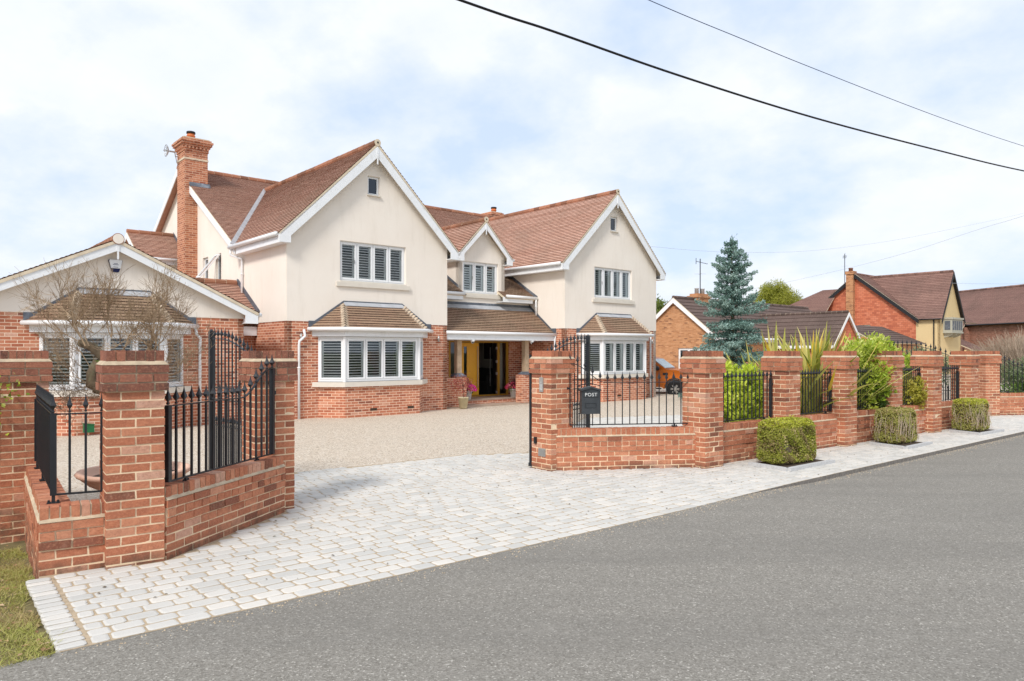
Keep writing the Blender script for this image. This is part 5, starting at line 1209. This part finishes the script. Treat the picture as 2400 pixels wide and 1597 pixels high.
# twiggy brown shrub
t = empty('bare_shrub', (17.3,24.2,0), 0, 'bare brown twiggy shrub above the farthest wall at the right edge', 'shrub')
m = M()
for i in range(1300):
    a = RNG.uniform(0,2*math.pi); rr = RNG.random()**.6; x, y = 2.2*rr*math.cos(a), 1.2*rr*math.sin(a); zt = .9+1.45*math.sqrt(max(0,1-rr*rr*.9))+RNG.normal()*.1
    x0, y0 = x*.55, y*.55; z0 = zt*RNG.uniform(.35,.7); m.tube([(x0,y0,z0),((x0+x)/2+RNG.normal()*.1,(y0+y)/2+RNG.normal()*.1,(z0+zt)/2),(x+RNG.normal()*.12,y+RNG.normal()*.1,zt)], [.010,.007,.003], 3)
m.build('twigs', MT['twigbrown'], t)
m = M()
for i in range(9):
    a = i*.7; m.tube([(0,0,0),(.4*math.cos(a),.3*math.sin(a),.7),(1.2*math.cos(a),.7*math.sin(a),1.5)], [.05,.035,.015], 5)
m.build('stems', MT['bark'], t)
# blue spruce
def spruce(loc, H_, Rb, label):
    t = empty('blue_spruce', loc, 0, label, 'tree'); m = M(); m.tube([(0,0,0),(.03,0,H_*.5),(0,.02,H_*.97)], [.11,.07,.015], 7); m.build('trunk', MT['bark'], t)
    Ps, As, Ss, Rs = [], [], [], []; z = .35; bm_ = M(); kk = 0
    while z < H_*.97:
        k = z/H_; rad = Rb*(1-k)**.68*(1+.16*math.sin(z*4.1))+.06; rad *= (1.0 if k > .2 else .8+.2*k/.2); n = max(4, int(9*(1-k)+3)); ph = RNG.uniform(0,6.28)
        for i in range(n):
            a = ph+2*math.pi*i/n+RNG.normal()*.22; L = rad*RNG.uniform(.5,1.22); dz = (-.12 if k < .5 else .22)*L+RNG.normal()*.08*L
            tip = np.array([L*math.cos(a), L*math.sin(a), z+dz+RNG.normal()*.05]); b0 = np.array([0,0,z])
            bm_.tube([tuple(b0), tuple((b0+tip)/2-[0,0,.03*L]), tuple(tip)], [.018,.012,.005], 4)
            nn = int(34+250*L); s = RNG.random(nn)**.7; side = np.array([-math.sin(a), math.cos(a), 0]); wd = .34*L*(1.08-s)**.8+.03
            P = b0+(tip-b0)*s[:,None]+side*(RNG.uniform(-1,1,nn)*wd)[:,None]+np.array([0,0,1])*(RNG.normal(size=nn)*.045-np.sin(s*3.1)*.04*L)[:,None]
            P[:,2] -= np.abs(RNG.random(nn))*.05
            A = (tip-b0)/np.linalg.norm(tip-b0)*.8+unit(nn)*.9; A /= np.linalg.norm(A,axis=1,keepdims=True)
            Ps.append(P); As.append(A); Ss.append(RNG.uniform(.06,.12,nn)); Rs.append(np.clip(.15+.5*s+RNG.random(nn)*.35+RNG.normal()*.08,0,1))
        z += RNG.uniform(.16,.27)*(1.15-k*.4)
    for j in range(5):
        a = j*1.25; P = np.array([[.06*math.cos(a)*q*(1+q),.06*math.sin(a)*q*(1+q),H_*.955+.10*q*2.2] for q in np.linspace(.2,1.4 if j < 2 else .7,10)]); Ps.append(P); As.append(np.tile([0,0,1.],(10,1))+unit(10)*.35); Ss.append(np.full(10,.07)); Rs.append(np.full(10,.6))
    bm_.build('branches', MT['bark'], t)
    P, A, S_, R_ = np.concatenate(Ps), np.concatenate(As), np.concatenate(Ss), np.concatenate(Rs); A /= np.linalg.norm(A,axis=1,keepdims=True)
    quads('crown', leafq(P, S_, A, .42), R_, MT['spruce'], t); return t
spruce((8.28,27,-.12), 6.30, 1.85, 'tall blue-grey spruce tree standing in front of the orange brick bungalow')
def tree(loc, H_, rx, rz, label, mat, ncl=160, per=130, leaf=(.16,.3), clump=(.5,.9), ratio=.35, droop=0):
    t = empty('tree', loc, 0, label, 'tree', 'trees behind the bungalow'); m = M(); m.tube([(0,0,0),(.1,0,H_*.35),(0,.1,H_*.7)], [.25,.18,.06], 7)
    for i in range(7):
        a = i*.9; m.tube([(0,0,H_*.35),(rx*.4*math.cos(a),rx*.4*math.sin(a),H_*.55),(rx*.75*math.cos(a),rx*.75*math.sin(a),H_-rz*.8)], [.10,.06,.02], 5)
    m.build('trunk', MT['bark'], t)
    C, rad = clumps(ncl, rx, rx, rz, *clump, .5); C[:,2] += H_-rz; tone = RNG.random(ncl); k = np.repeat(np.arange(ncl), per); D = unit(len(k)); P = C[k]+D*(rad[k]*RNG.uniform(.5,1.1,len(k)))[:,None]
    P[:,2] -= droop*RNG.random(len(k)); A = D+unit(len(k))*.8; A[:,2] -= droop; A /= np.linalg.norm(A,axis=1,keepdims=True)
    quads('crown', leafq(P, RNG.uniform(*leaf,len(k)), A, ratio), np.clip(tone[k]*.5+.5*RNG.random(len(k)),0,1), mat, t)
tree((25.8,70,0), 8.6, 2.3, 2.0, 'feathery yellow-green willow-like tree behind the bungalow roof', MT['willow'], 120, 170, (.25,.5), (.5,.8), .12, .5)
tree((12.2,60,0), 6.1, 2.2, 2.2, 'dark green leafy tree between the cream house and the bungalow gable', MT['greentree'])
# bare maple in a terracotta bowl, left
t = empty('terracotta_bowl', (-4.47,8.5,gz(0,8.5)), 0, 'wide pale terracotta bowl planter on a pedestal behind the left railings', 'planter')
m = M(); m.lathe([(.0,.0),(.24,.0),(.25,.04),(.19,.08),(.19,.12),(.30,.17),(.48,.27),(.58,.36),(.60,.37),(.62,.40),(.60,.425),(.55,.42),(.53,.37),(.40,.30),(.0,.30)], (0,0,0), 40); m.build('bowl', MT['terra'], t, True)
m = M(); m.lathe([(.50,.34),(.3,.37),(.0,.38)], (0,0,0), 24); m.build('soil', MT['soil'], t, True)
t = empty('bare_maple', (-4.47,8.5,gz(0,8.5)+.33), 0, 'bare twiggy ornamental tree with a sawn-off limb, growing in the terracotta bowl', 'tree')
m = M(); tw = M()
W_ = lambda x, z: Vector((x+4.47, 0, z-.30))
m.tube([W_(-4.45,.32)+Vector((0,0,-.03)), W_(-4.40,.7), W_(-4.48,1.05), W_(-4.70,1.30), W_(-4.93,1.36)], [.10,.095,.085,.08,.075], 10)
m.tube([W_(-4.86,1.36), W_(-4.98,1.40), W_(-4.97,1.52), W_(-4.90,1.665)], [.07,.078,.07,.062], 10)
m.tube([W_(-4.55,1.12), W_(-4.68,1.45)+Vector((0,.1,0)), W_(-4.86,1.66)+Vector((0,.12,0)), W_(-5.05,1.84)+Vector((0,.12,0)), W_(-5.20,1.89)+Vector((0,.12,0))], [.07,.065,.06,.055,.045], 8)
m.tube([W_(-4.5,1.1), W_(-4.25,1.5), W_(-4.3,1.9)], [.06,.045,.03], 8)
m.build('trunk', MT['bark'], t, True)
m = M(); m.tube([W_(-4.901,1.664), W_(-4.8995,1.668)], .058, 10); m.build('sawn_end', MT['greentree'], t)
def grow(p, d, L, r, depth):
    pts = [p]; n = 4
    for i in range(n):
        d = (d+Vector(RNG.normal(size=3)*.16)+Vector((0,0,.09))).normalized(); p = p+d*L/n; pts.append(p)
    tw.tube(pts, [r*(1-.35*i/n) for i in range(n+1)], 3 if r < .006 else 5, 0, .5, cap=False)
    if depth <= 0: return
    for k in range(3 if depth > 1 else 2):
        i = RNG.integers(1, n+1); nd_ = (d+Vector(RNG.normal(size=3)*.62)).normalized(); grow(pts[i], nd_, L*RNG.uniform(.6,.85), max(.0019, r*.66), depth-1)
    grow(pts[-1], d, L*.75, max(.0019, r*.7), depth-1)
for (x, z, dx, dz, L, r) in ((-5.15,1.9,-.8,.5,.40,.009),(-5.0,1.85,-.2,.9,.42,.009),(-4.75,1.95,.1,1,.40,.009),(-4.62,1.75,.35,.8,.40,.008),(-4.3,1.88,.2,1,.42,.009),(-4.28,1.8,.7,.6,.42,.009),(-4.27,1.6,.95,.35,.42,.008),(-4.95,1.40,-.9,-.15,.42,.007),(-5.0,1.5,-.6,.6,.38,.006),(-4.95,1.36,-.8,-.5,.34,.004),(-4.3,1.5,.8,-.1,.36,.005),(-4.9,2.0,-.6,.7,.40,.007)):
    [grow(W_(x,z)+Vector((0,RNG.normal()*.08,0)), Vector((dx+RNG.normal()*.2*q,RNG.normal()*.4,dz)).normalized(), L*(.84-.1*q), r*(1-.3*q), 4) for q in (0,1)]
tw.build('twigs', MT['twig'], t)

# pots at the door
def pot(u, v, z, r0, r1, h, mat, label, name='flower_pot'):
    t = at_house(name, u, v, z, label, 'pot', 'plant pots by the front door'); m = M(); m.lathe([(0,0),(r0,0),(r1,h-.02),(r1+.012,h-.02),(r1+.012,h),(r1-.012,h),(r1-.02,h-.04),(0,h-.04)], (0,0,0), 24); m.build('pot', mat, t, True)
    return t
for (u, v, fm_, lab, lab2) in ((1.55,.98,'magenta','white pot of magenta flowers left of the yellow door','magenta petunias with dark spiky leaves in the white pot left of the door'),(3.72,.98,'pink','white pot of coral pink flowers right of the yellow door','coral pink petunias under dark spiky leaves right of the door')):
    pot(u, v, .125, .135, .175, .29, MT['potwhite'], lab)
    t = at_house('flowering_plant', u, v, .125+.22, lab2, 'plant', 'flowers in the white pots')
    D = unit(260); D[:,2] = np.abs(D[:,2])*.8-.15; C = D*[.34,.34,.30]+[0,0,.13]; quads('petals', leafq(C, RNG.uniform(.05,.085,260), None, .9), RNG.random(260), MT[fm_], t)
    D = unit(300); C = D*[.22,.22,.14]+[0,0,.07]; quads('leaves', leafq(C, RNG.uniform(.03,.06,300)), RNG.random(300), MT['laureldark'], t)
    m = M()
    for i in range(80):
        a = RNG.uniform(0,6.28); L = RNG.uniform(.38,.62); s = RNG.uniform(.1,.9); e = (math.cos(a)*s*L*.7, math.sin(a)*s*L*.7, .05+L*math.sqrt(1-.4*s*s)); sx, sy = -math.sin(a)*.012, math.cos(a)*.012
        m.add([(-sx,-sy,.02),(sx,sy,.02),(e[0],e[1],e[2])], [(0,1,2)], 0, RNG.random())
    m.build('spikes', MT['purple'], t, uv=False)
pot(.52, -.18, gz(0,20)+.015, .12, .17, .36, MT['potcream'], 'cream pot with a small red maple at the porch corner')
t = at_house('small_maple', .52, -.18, .24, 'small wispy red-leaved maple in the cream pot', 'plant')
m = M(); m.tube([(0,0,.0),(.02,0,.2),(-.03,0,.38),(.05,0,.5)], [.014,.012,.009,.005], 6)
for i in range(7): m.tube([(-.02,0,.3+.02*i),(RNG.normal()*.12,RNG.normal()*.12,.45+.03*i),(RNG.normal()*.22-.05,RNG.normal()*.15,.45+.04*i)], [.006,.004,.002], 4)
m.build('stem', MT['bark'], t)
C = RNG.normal(size=(520,3))*[.20,.15,.13]+[-.08,0,.5]; quads('leaves', leafq(C, RNG.uniform(.04,.07,520), None, .5), RNG.random(520), MT['redleaf'], t)
# garden trellis
t = empty('garden_trellis', (7.6,21.5,-.05), R(20), 'brown lattice trellis panel behind the lime bush, under the spruce', 'trellis')
m = M()
for i in range(14): m.bar((i*.14-.3,0,.5),(i*.14+.3,0,1.5+.12*math.sin((i+2)/16*math.pi)),.02,.012, up=(0,1,0)); m.bar((i*.14+.3,.013,.5),(i*.14-.3,.013,1.5+.12*math.sin((i-2)/16*math.pi)),.02,.012, up=(0,1,0))
m.build('lattice', MT['trellis'], t)
m = M(); pts = [(x,0,1.50+.14*math.sin((x+.3)/2.4*math.pi)) for x in np.linspace(-.3,2.1,12)]
for a_, b_ in zip(pts, pts[1:]): m.bar(a_, b_, .05, .04)
m.bar((-.3,0,0),(-.3,0,1.5),.05); m.bar((2.1,0,0),(2.1,0,1.5),.05); m.build('frame', MT['trellis'], t)
t = at_house('utility_box', -10.15, -.72, gz(0,17)+.08, 'small green plastic box at the foot of the left bay', 'box')
m = M(); m.prism([(-.1,-.07,0),(.1,-.07,0),(.1,-.07,.16),(-.1,-.07,.19)], (0,.12,0)); m.build('case', MT['green'], t); m = M(); m.prism([(-.11,-.08,.19),(.11,-.08,.16),(.11,-.08,.175),(-.11,-.08,.205)], (0,.14,0)); m.build('lid', MT['green'], t)

# ================================================================== PICKUP
t = empty('pickup_truck', (7.50,31.6,-.20), R(-32), 'metallic orange pickup truck parked beyond the right gable, mostly hidden', 'pickup truck')
# local +x is forward, the near side is -y; front wheel at x=0
def prof(P, y0, y1, mat, name, r=0):
    m = M(); m.prism([(x,y0,z) for x,z in P], (0,y1-y0,0)); o = m.build(name, mat, t, True)
    bv = o.modifiers.new('bevel', 'BEVEL'); bv.width = .07; bv.segments = 4; bv.limit_method = 'ANGLE'; bv.angle_limit = R(40); bv.harden_normals = False
    return o
arch = lambda cx, rr, n=9: [(cx+rr*math.cos(math.pi*(1-i/n)), .36+rr*math.sin(math.pi*(1-i/n))) for i in range(n+1)]
bodyP = [(-4.35,.55)]+[(-3.75,.5)]+arch(-3.22,.46)[0:]+[(-2.7,.42),(-.62,.42)]+arch(0,.48)+[(.52,.5),(.86,.55),(.92,.8),(.88,1.0),(.75,1.08),(.2,1.16),(-.55,1.20),(-2.6,1.20),(-4.35,1.22)]
T0 = t
prof(bodyP, -.92, .92, MT['orange'], 'body')
prof([(-.52,1.20),(-1.20,1.66),(-1.6,1.76),(-2.3,1.78),(-2.75,1.70),(-2.95,1.20)], -.74, .74, MT['orange'], 'cab')
m = M(); m.prism([(-.58,-.63,1.235),(-1.12,-.60,1.622),(-1.12,.60,1.622),(-.58,.63,1.235)], (.03,0,.03)); m.build('windscreen', MT['screen'], t)
m = M(); m.prism([(-1.30,-.745,1.62),(-1.70,-.745,1.69),(-1.70,-.76,1.24),(-.72,-.76,1.24)], (0,-.01,0)); m.prism([(-1.78,-.745,1.69),(-2.35,-.745,1.70),(-2.62,-.745,1.62),(-2.72,-.76,1.24),(-1.78,-.76,1.24)], (0,-.01,0)); m.build('side_window', MT['blackplastic'], t)
m = M(); m.tube([(-1.5,-.62,1.80),(-1.6,-.62,1.83),(-2.4,-.62,1.84),(-2.6,-.62,1.78)], .02, 6); m.build('roof_rail', MT['blackplastic'], t)
m = M(); m.lathe([(0,-.02),(.09,0),(.11,.08),(.08,.16),(0,.18)], (-.78,-1.02,1.16), 10); m.bar((-.82,-.92,1.2),(-.8,-1.0,1.22),.05); m.build('wing_mirror', MT['blackplastic'], t, True)
m = M(); m.box(-.55,-.32,-.935,-.92,.95,1.05); m.build('side_vent', MT['blackplastic'], t)
m = M(); m.box(-2.7,-.62,-.98,-.9,.34,.40); m.build('side_step', MT['blackplastic'], t)
m = M(); m.box(.86,.95,-.85,.85,.42,.62); m.box(.88,.93,-.5,.5,.7,.98); m.build('bumper', MT['blackplastic'], t)
for y in (-.75,.75): m = M(); m.box(.7,.9,y-.15,y+.15,.82,1.0); m.build('headlight', MT['lens'], t)
for cx, rr in ((0,.5),(-3.22,.48)):
    m = M(); pts = arch(cx, rr+.01, 12)
    for a_, b_ in zip(pts, pts[1:]): m.bar((a_[0],-.93,a_[1]),(b_[0],-.93,b_[1]),.06,.05)
    m.build('wheel_arch', MT['orange'], t)
    for y in (-.84,.84):
        m = M(); n = 24; yo = y-.12; pr_ = [(.20,-.10),(.33,-.12),(.372,-.09),(.38,0),(.372,.09),(.33,.12),(.20,.10)]
        vs = [[(cx+r_*math.cos(2*math.pi*i/n), y+d, .38-.02+r_*math.sin(2*math.pi*i/n)) for (r_,d) in pr_] for i in range(n)]
        b_ = len(m.v); m.v += [p for row in vs for p in row]
        for i in range(n):
            for j in range(len(pr_)-1): m.f.append([b_+i*7+j, b_+i*7+j+1, b_+((i+1)%n)*7+j+1, b_+((i+1)%n)*7+j]); m.mi.append(0); m.r.append(.5)
        w_ = m.build('wheel', MT['rubber'], t)
        m = M(); sg = -1 if y < 0 else 1; yy = y+sg*.085
        m.tube([(cx,yy-.03*sg,.36),(cx,yy-.035*sg,.36)], .255, 24, 1)
        for k in range(6):
            for o_ in (-.16,.16):
                a_ = k*math.pi/3+o_; m.bar((cx+.05*math.cos(a_),yy,.36+.05*math.sin(a_)),(cx+.245*math.cos(a_),yy,.36+.245*math.sin(a_)),.034,.02, up=(0,1,0))
        m.tube([(cx,yy-.03,.36),(cx,yy+.03,.36)], .05, 12)
        m.tube([(cx+.25*math.cos(i*math.pi/12),yy,.36+.25*math.sin(i*math.pi/12)) for i in range(25)], .02, 5, cap=False)
        m.build('rim', [MT['silver'], MT['blackplastic']], w_)

# ================================================================== NEIGHBOURS
def gable_wall_u(par, u, hw_, ridgew, eavew, z0, mat, d=0): return wall(par, 'wall', mat, FU(u), [(-hw_,z0),(hw_,z0),(hw_,eavew),(0,ridgew),(-hw_,eavew)], d=d)
# bungalow
b = empty('bungalow', (9.53,42,0), HA, 'orange brick bungalow with a dark tiled roof behind the spruce', 'house')
W1h = [(-2.3,-.23,.75,1.97)]
wall(b, 'wall', MT['orangebrick'], FU(0), [(-2.8,-.5),(2.8,-.5),(2.8,2.72),(0,4.86),(-2.8,2.72)], W1h)
window(b, FU(0), *W1h[0], n=3, slats=False, leaded=.2, border=.06, sash=.06)
wall(b, 'wall', MT['orangebrick'], FV(-2.75), [(0,-.5),(16,-.5),(16,2.7),(0,2.7)])
for sg in (-1, 1): tiles(b, 'roof', [(-.15,sg*3.05,2.55),(16,sg*3.05,2.55),(16,0,4.94),(-.15,0,4.94)], MT['tiledark'], .34, .33, .03)
ridge(b, (-.15,0,4.95), (16,0,4.95), .10, MT['tiledark'])
m = M()
for sg in (-1, 1): m.prism([(-.17,sg*3.05,2.50),(-.17,0,4.89),(-.17,0,4.62),(-.17,sg*3.05,2.26)], (.03,0,0))
m.build('bargeboard', MT['white'], b)
m = M(); m.box(-.1,16,-3.07,-3.05,2.32,2.5); m.build('fascia', MT['white'], b); gutter(b, [(-.1,-3.12,2.5),(16,-3.12,2.5)], .06)
m = M(); m.box(1.85,3.1,-.35,.35,4.4,5.02); m.box(1.78,3.17,-.42,.42,5.021,5.14); m.box(1.9,3.05,-.3,.3,5.141,5.27); ch = m.build('chimney', MT['orangebrick'], b)
for x in (2.2,2.8): m = M(); m.lathe([(.13,0),(.12,.3),(.14,.31),(.14,.36)], (x,0,5.26), 12); m.build('chimney_pot', MT['kerb'], ch, True)
wall(b, 'wall', MT['tilehung'], FV(-6.59), [(5.9,-.5),(9.32,-.5),(9.32,2.3),(7.61,3.95),(5.9,2.3)])
wall(b, 'wall', MT['orangebrick'], FU(5.95), [(-6.55,-.5),(-2.7,-.5),(-2.7,2.3),(-6.55,2.3)]); wall(b, 'wall', MT['orangebrick'], FP(9.27), [(-6.55,-.5),(-2.7,-.5),(-2.7,2.3),(-6.55,2.3)])
for sg in (-1, 1): tiles(b, 'roof', [(7.61+sg*1.95,-6.75,2.12),(7.61+sg*1.95,-2.6,2.12),(7.61,-.7,4.08),(7.61,-6.75,4.08)], MT['tiledark'], .34, .33, .03)
ridge(b, (7.61,-6.7,4.09), (7.61,-.9,4.09), .1, MT['tiledark'])
m = M()
for sg in (-1, 1): m.prism([(7.61+sg*1.95,-6.77,2.10),(7.61,-6.77,4.06),(7.61,-6.77,3.84),(7.61+sg*1.95,-6.77,1.88)], (0,.03,0))
m.box(5.64,5.66,-6.7,-3.1,1.95,2.12); m.build('bargeboard', MT['white'], b)
wb = [(6.6,8.6,.9,1.9)]
# low rear roof seen right of the garage gable
tiles(b, 'roof', [(18.5,-3.9,2.4),(27.6,-3.9,2.4),(25,-1.6,3.75),(18.5,-1.6,3.75)], MT['tiledark'], .34, .33, .03); tiles(b, 'roof', [(27.6,-3.9,2.4),(27.6,.7,2.4),(25,-1.6,3.75)], MT['tiledark'], .34, .33, .03)
wall(b, 'wall', MT['orangebrick'], FV(-3.6), [(9.3,-.5),(27.3,-.5),(27.3,2.4),(9.3,2.4)])
def aerial(x, y, z, h, label, rz=0):
    t = empty('tv_aerial', (x,y,z), rz, label, 'aerial', 'rooftop television aerials'); m = M(); m.tube([(0,0,0),(0,0,h)], .03, 6); m.build('mast', MT['irongrey'], t)
    m = M(); m.bar((-.25,0,h-.15),(.45,0,h-.32),.02)
    for i in range(7): m.bar((-.2+i*.1,-.16,h-.16-i*.024),(-.2+i*.1,.16,h-.16-i*.024),.012)
    m.bar((-.25,0,h-.32),(-.25,0,h+.05),.03); m.build('antenna', MT['irongrey'], t)
    m = M(); m.bar((-.35,0,h*.6),(.35,0,h*.6),.012); m.bar((0,-.3,h*.6),(0,.3,h*.6),.012); m.build('crossbar', MT['silver'], t)
aerial(11.42,43.5,5.1,2.3,'tall television aerial on the bungalow chimney')
# tile-hung house
h = empty('tile_hung_house', (29.8,62,0), HA, 'two-storey house with a red tile-hung gable and a cream yellow front wing', 'house')
wh = [(-4.05+.9,-2.45+.9,4.55-.4,5.5-.35)]
wall(h, 'wall', MT['tilehung'], FU(0), [(-4.75,-.5),(4.75,-.5),(4.75,4.5),(0,8.3),(-4.75,4.5)], [(-1.15,-.2,3.05,4.05)])
window(h, FU(0), -1.15,-.2,3.05,4.05, n=1, slats=False, leaded=.18, fmat=MT['greige'])
tiles(h, 'roof', [(-.25,-5.0,4.42),(14,-5.0,4.42),(14,0,8.46),(-.25,0,8.46)], MT['tilepurple'], .17, .25, .03); tiles(h, 'roof', [(-.25,5.0,4.42),(14,5.0,4.42),(14,0,8.46),(-.25,0,8.46)], MT['tilepurple'], .17, .25, .03)
ridge(h, (-.25,0,8.46), (14,0,8.46), .12, MT['tilepurple'])
m = M()
for sg in (-1, 1): m.prism([(-.28,sg*5.05,4.36),(-.28,0,8.42),(-.28,0,8.08),(-.28,sg*5.05,4.02)], (.04,0,0))
m.build('bargeboard', MT['blackplastic'], h)
m = M(); m.box(-.42,.10,.12,.72,-.5,8.45); m.box(-.49,.17,.05,.79,8.451,8.72); c_ = m.build('chimney', MT['orangebrick'], h)
m = M(); m.lathe([(.18,0),(.17,.25),(.2,.26),(.2,.3)], (-.16,.42,8.71), 12); m.build('chimney_pot', MT['brownbrick'], c_, True)
wall(h, 'wall', MT['yellow'], FU(0), [(-6.5,-.5),(-4.76,-.5),(-4.76,4.5),(-6.5,4.5)])
wall(h, 'wall', MT['yellow'], FV(-6.5), [(0,-.5),(4.88,-.5),(4.88,4.5),(2.44,8.2),(0,4.5)]); wall(h, 'wall', MT['yellow'], FP(4.88), [(-6.5,-.5),(0,-.5),(0,4.5),(-6.5,4.5)])
for sg in (-1, 1): tiles(h, 'roof', [(2.44+sg*2.65,-6.75,4.36),(2.44+sg*2.65,-4.9,4.36),(2.44,-.1,8.33),(2.44,-6.75,8.33)], MT['tilepurple'], .17, .25, .03, slabmat=MT['blackplastic'])
ridge(h, (2.44,-6.7,8.34), (2.44,-.1,8.34), .11, MT['tilepurple'])
m = M()
for sg in (-1, 1): m.prism([(2.44+sg*2.68,-6.78,4.30),(2.44,-6.78,8.30),(2.44,-6.78,7.95),(2.44+sg*2.68,-6.78,3.95)], (0,.05,0))
m.build('bargeboard', MT['blackplastic'], h)
gutter(h, [(-.28,-6.7,4.36),(-.28,-5.1,4.36)]).data.materials[0] = MT['blackplastic']
m = M(); m.tube([(-.06,-6.1,4.3),(-.06,-6.1,-.4)], .05, 8); m.build('downpipe', MT['blackplastic'], h)
m = M(); m.box(.75,3.2,-7.15,-6.5,3.35,4.35); m.box(.68,3.27,-7.22,-6.5,4.351,4.5); m.box(.7,3.25,-7.2,-6.5,3.25,3.349); 
for x in (.95,2.0,3.0): m.prism([(x,-6.5,3.25),(x,-7.1,3.25),(x,-7.05,3.1),(x,-6.75,2.95),(x,-6.5,2.9)], (.12,0,0))
ol = m.build('oriel_window', MT['greige'], h)
m = M()
for i in range(5): m.box(.85+i*.46,.85+i*.46+.33,-7.165,-7.15,3.5,4.22)
m.box(.735,.75,-7.02,-6.62,3.5,4.22); m.build('pane', MT['lead'], ol)
tiles(h, 'roof', [(4.9,-7.4,1.9),(8.6,-7.4,1.9),(8.6,-4.5,3.3),(4.9,-4.5,3.3)], MT['tilepurple'], .17, .25, .03)
wall(h, 'wall', MT['yellow'], FV(-6.9), [(4.9,-.5),(8.4,-.5),(8.4,1.9),(4.9,1.9)])
tiles(h, 'roof', [(-2.6,7.4,4.9),(-2.6,1.6,4.9),(1.0,2.0,7.35),(1.0,3.4,7.35)], MT['tilepurple'], .17, .25, .03)
tiles(h, 'roof', [(-2.6,7.4,4.9),(8,7.4,4.9),(8,3.4,7.35),(1.0,3.4,7.35)], MT['tilepurple'], .17, .25, .03)
wall(h, 'wall', MT['tilehung'], FU(-2.4), [(1.7,-.5),(7.2,-.5),(7.2,4.9),(1.7,4.9)])
aerial(28.78,62.0,7.6,2.6,'thin television aerial beside the chimney of the tile-hung house', 1.2)
# far right house
f_ = empty('brick_house', (50.0,77.9,0), R(-79), 'long brown brick house with a plain tiled roof at the right edge', 'house')
FB = lambda a, d, w: (a, -d, w)
wall(f_, 'wall', MT['brownbrick'], FB, [(-4,-.5),(16,-.5),(16,4.75),(-4,4.75)])
tiles(f_, 'roof', [(-8,-.3,4.65),(16,-.3,4.65),(16,4.2,8.8),(-8,4.2,8.8)], MT['tilepurple'], .17, .25, .03)
tiles(f_, 'roof', [(-8,8.7,4.65),(16,8.7,4.65),(16,4.2,8.8),(-8,4.2,8.8)], MT['tilepurple'], .17, .25, .03)
ridge(f_, (-8,4.2,8.82), (16,4.2,8.82), .14, MT['tilepurple'])
m = M(); m.tube([(-4,-.4,4.62),(16,-.4,4.62)], .08, 8); m.build('gutter', MT['blackplastic'], f_)
wall(f_, 'wall', MT['brownbrick'], lambda a, d, w: (a, -.8-d, w), [(-3.4,-.5),(-.3,-.5),(-.3,4.4),(-3.4,4.4)], [(-2.6,-.9,2.6,4.1)])
window(f_, lambda a, d, w: (a, -.8-d, w), -2.6,-.9,2.6,4.1, n=3, slats=False, fmat=MT['greige'])
wall(f_, 'wall', MT['brownbrick'], FP(-.3), [(-.8,-.5),(0,-.5),(0,4.4),(-.8,4.4)])
tiles(f_, 'roof', [(-3.7,-1.2,4.3),(.0,-1.2,4.3),(-.9,.3,5.3),(-2.8,.3,5.3)], MT['tilepurple'], .17, .25, .03)

# ================================================================== OVERHEAD CABLES
def cable(pxs, A, B, rad, mat, label, ext=(6,10), group='overhead cables'):
    """pxs: measured image points; plan line A->B gives the distance at which the cable hangs"""
    pts = []
    for (px, py) in pxs:
        k = (px-1200)/1680; dx, dy = B[0]-A[0], B[1]-A[1]; s = (k*A[1]-A[0])/(dx-k*dy); X, Y = A[0]+dx*s, A[1]+dy*s; pts.append(Vector((X, Y, CAMH+(824-py)/1680*Y)))
    d0 = (pts[0]-pts[1]).normalized(); d1 = (pts[-1]-pts[-2]).normalized()
    pts = [pts[0]+d0*ext[0]+Vector((0,0,.02*ext[0]))]+pts+[pts[-1]+d1*ext[1]+Vector((0,0,.02*ext[1]))]
    # Catmull-Rom smoothing
    out = []
    for i in range(1, len(pts)-2):
        p0, p1, p2, p3 = pts[i-1:i+3]
        for j in range(8):
            t_ = j/8; out.append(.5*((2*p1)+(p2-p0)*t_+(2*p0-5*p1+4*p2-p3)*t_**2+(3*p1-p0-3*p2+p3)*t_**3))
    out = [pts[0]]+out+[pts[-2], pts[-1]]
    t = empty('overhead_cable', out[0], 0, label, 'cable', group); m = M(); m.tube([p-out[0] for p in out], rad, 7); m.build('wire', mat, t, True)
cable([(1077,0),(1297,74),(1594,178),(1909,276.5),(2188,350),(2400,401)], (-.75,9.6), (14.3,20), .0185, MT['cable'], 'thick black cable crossing the sky from top centre to the right')
cable([(1519.7,0),(1742.5,93),(1891,154.5),(2188,270),(2400,343)], (2.7,14), (17.1,24), .008, MT['cableblue'], 'thin dark blue cable above the thick one at the upper right')
cable([(1525,578),(1640,588),(1745,592),(1900,588),(2080,566),(2250,533),(2400,500)], (5.9,29.5), (34,48), .0065, MT['cablepale'], 'faint pale wire running from the right gable over the spruce tip', (.1,10))
cable([(1810,669),(1975,632),(2130,591),(2300,536),(2400,506)], (25,68), (30,42), .010, MT['cablepale'], 'faint pale wire rising to the right over the tile-hung house chimney')
cable([(2232,664),(2300,665.5),(2400,665)], (34.6,57), (50,70), .010, MT['cablepale'], 'short faint wire beyond the yellow gable at the right', (.1,10))
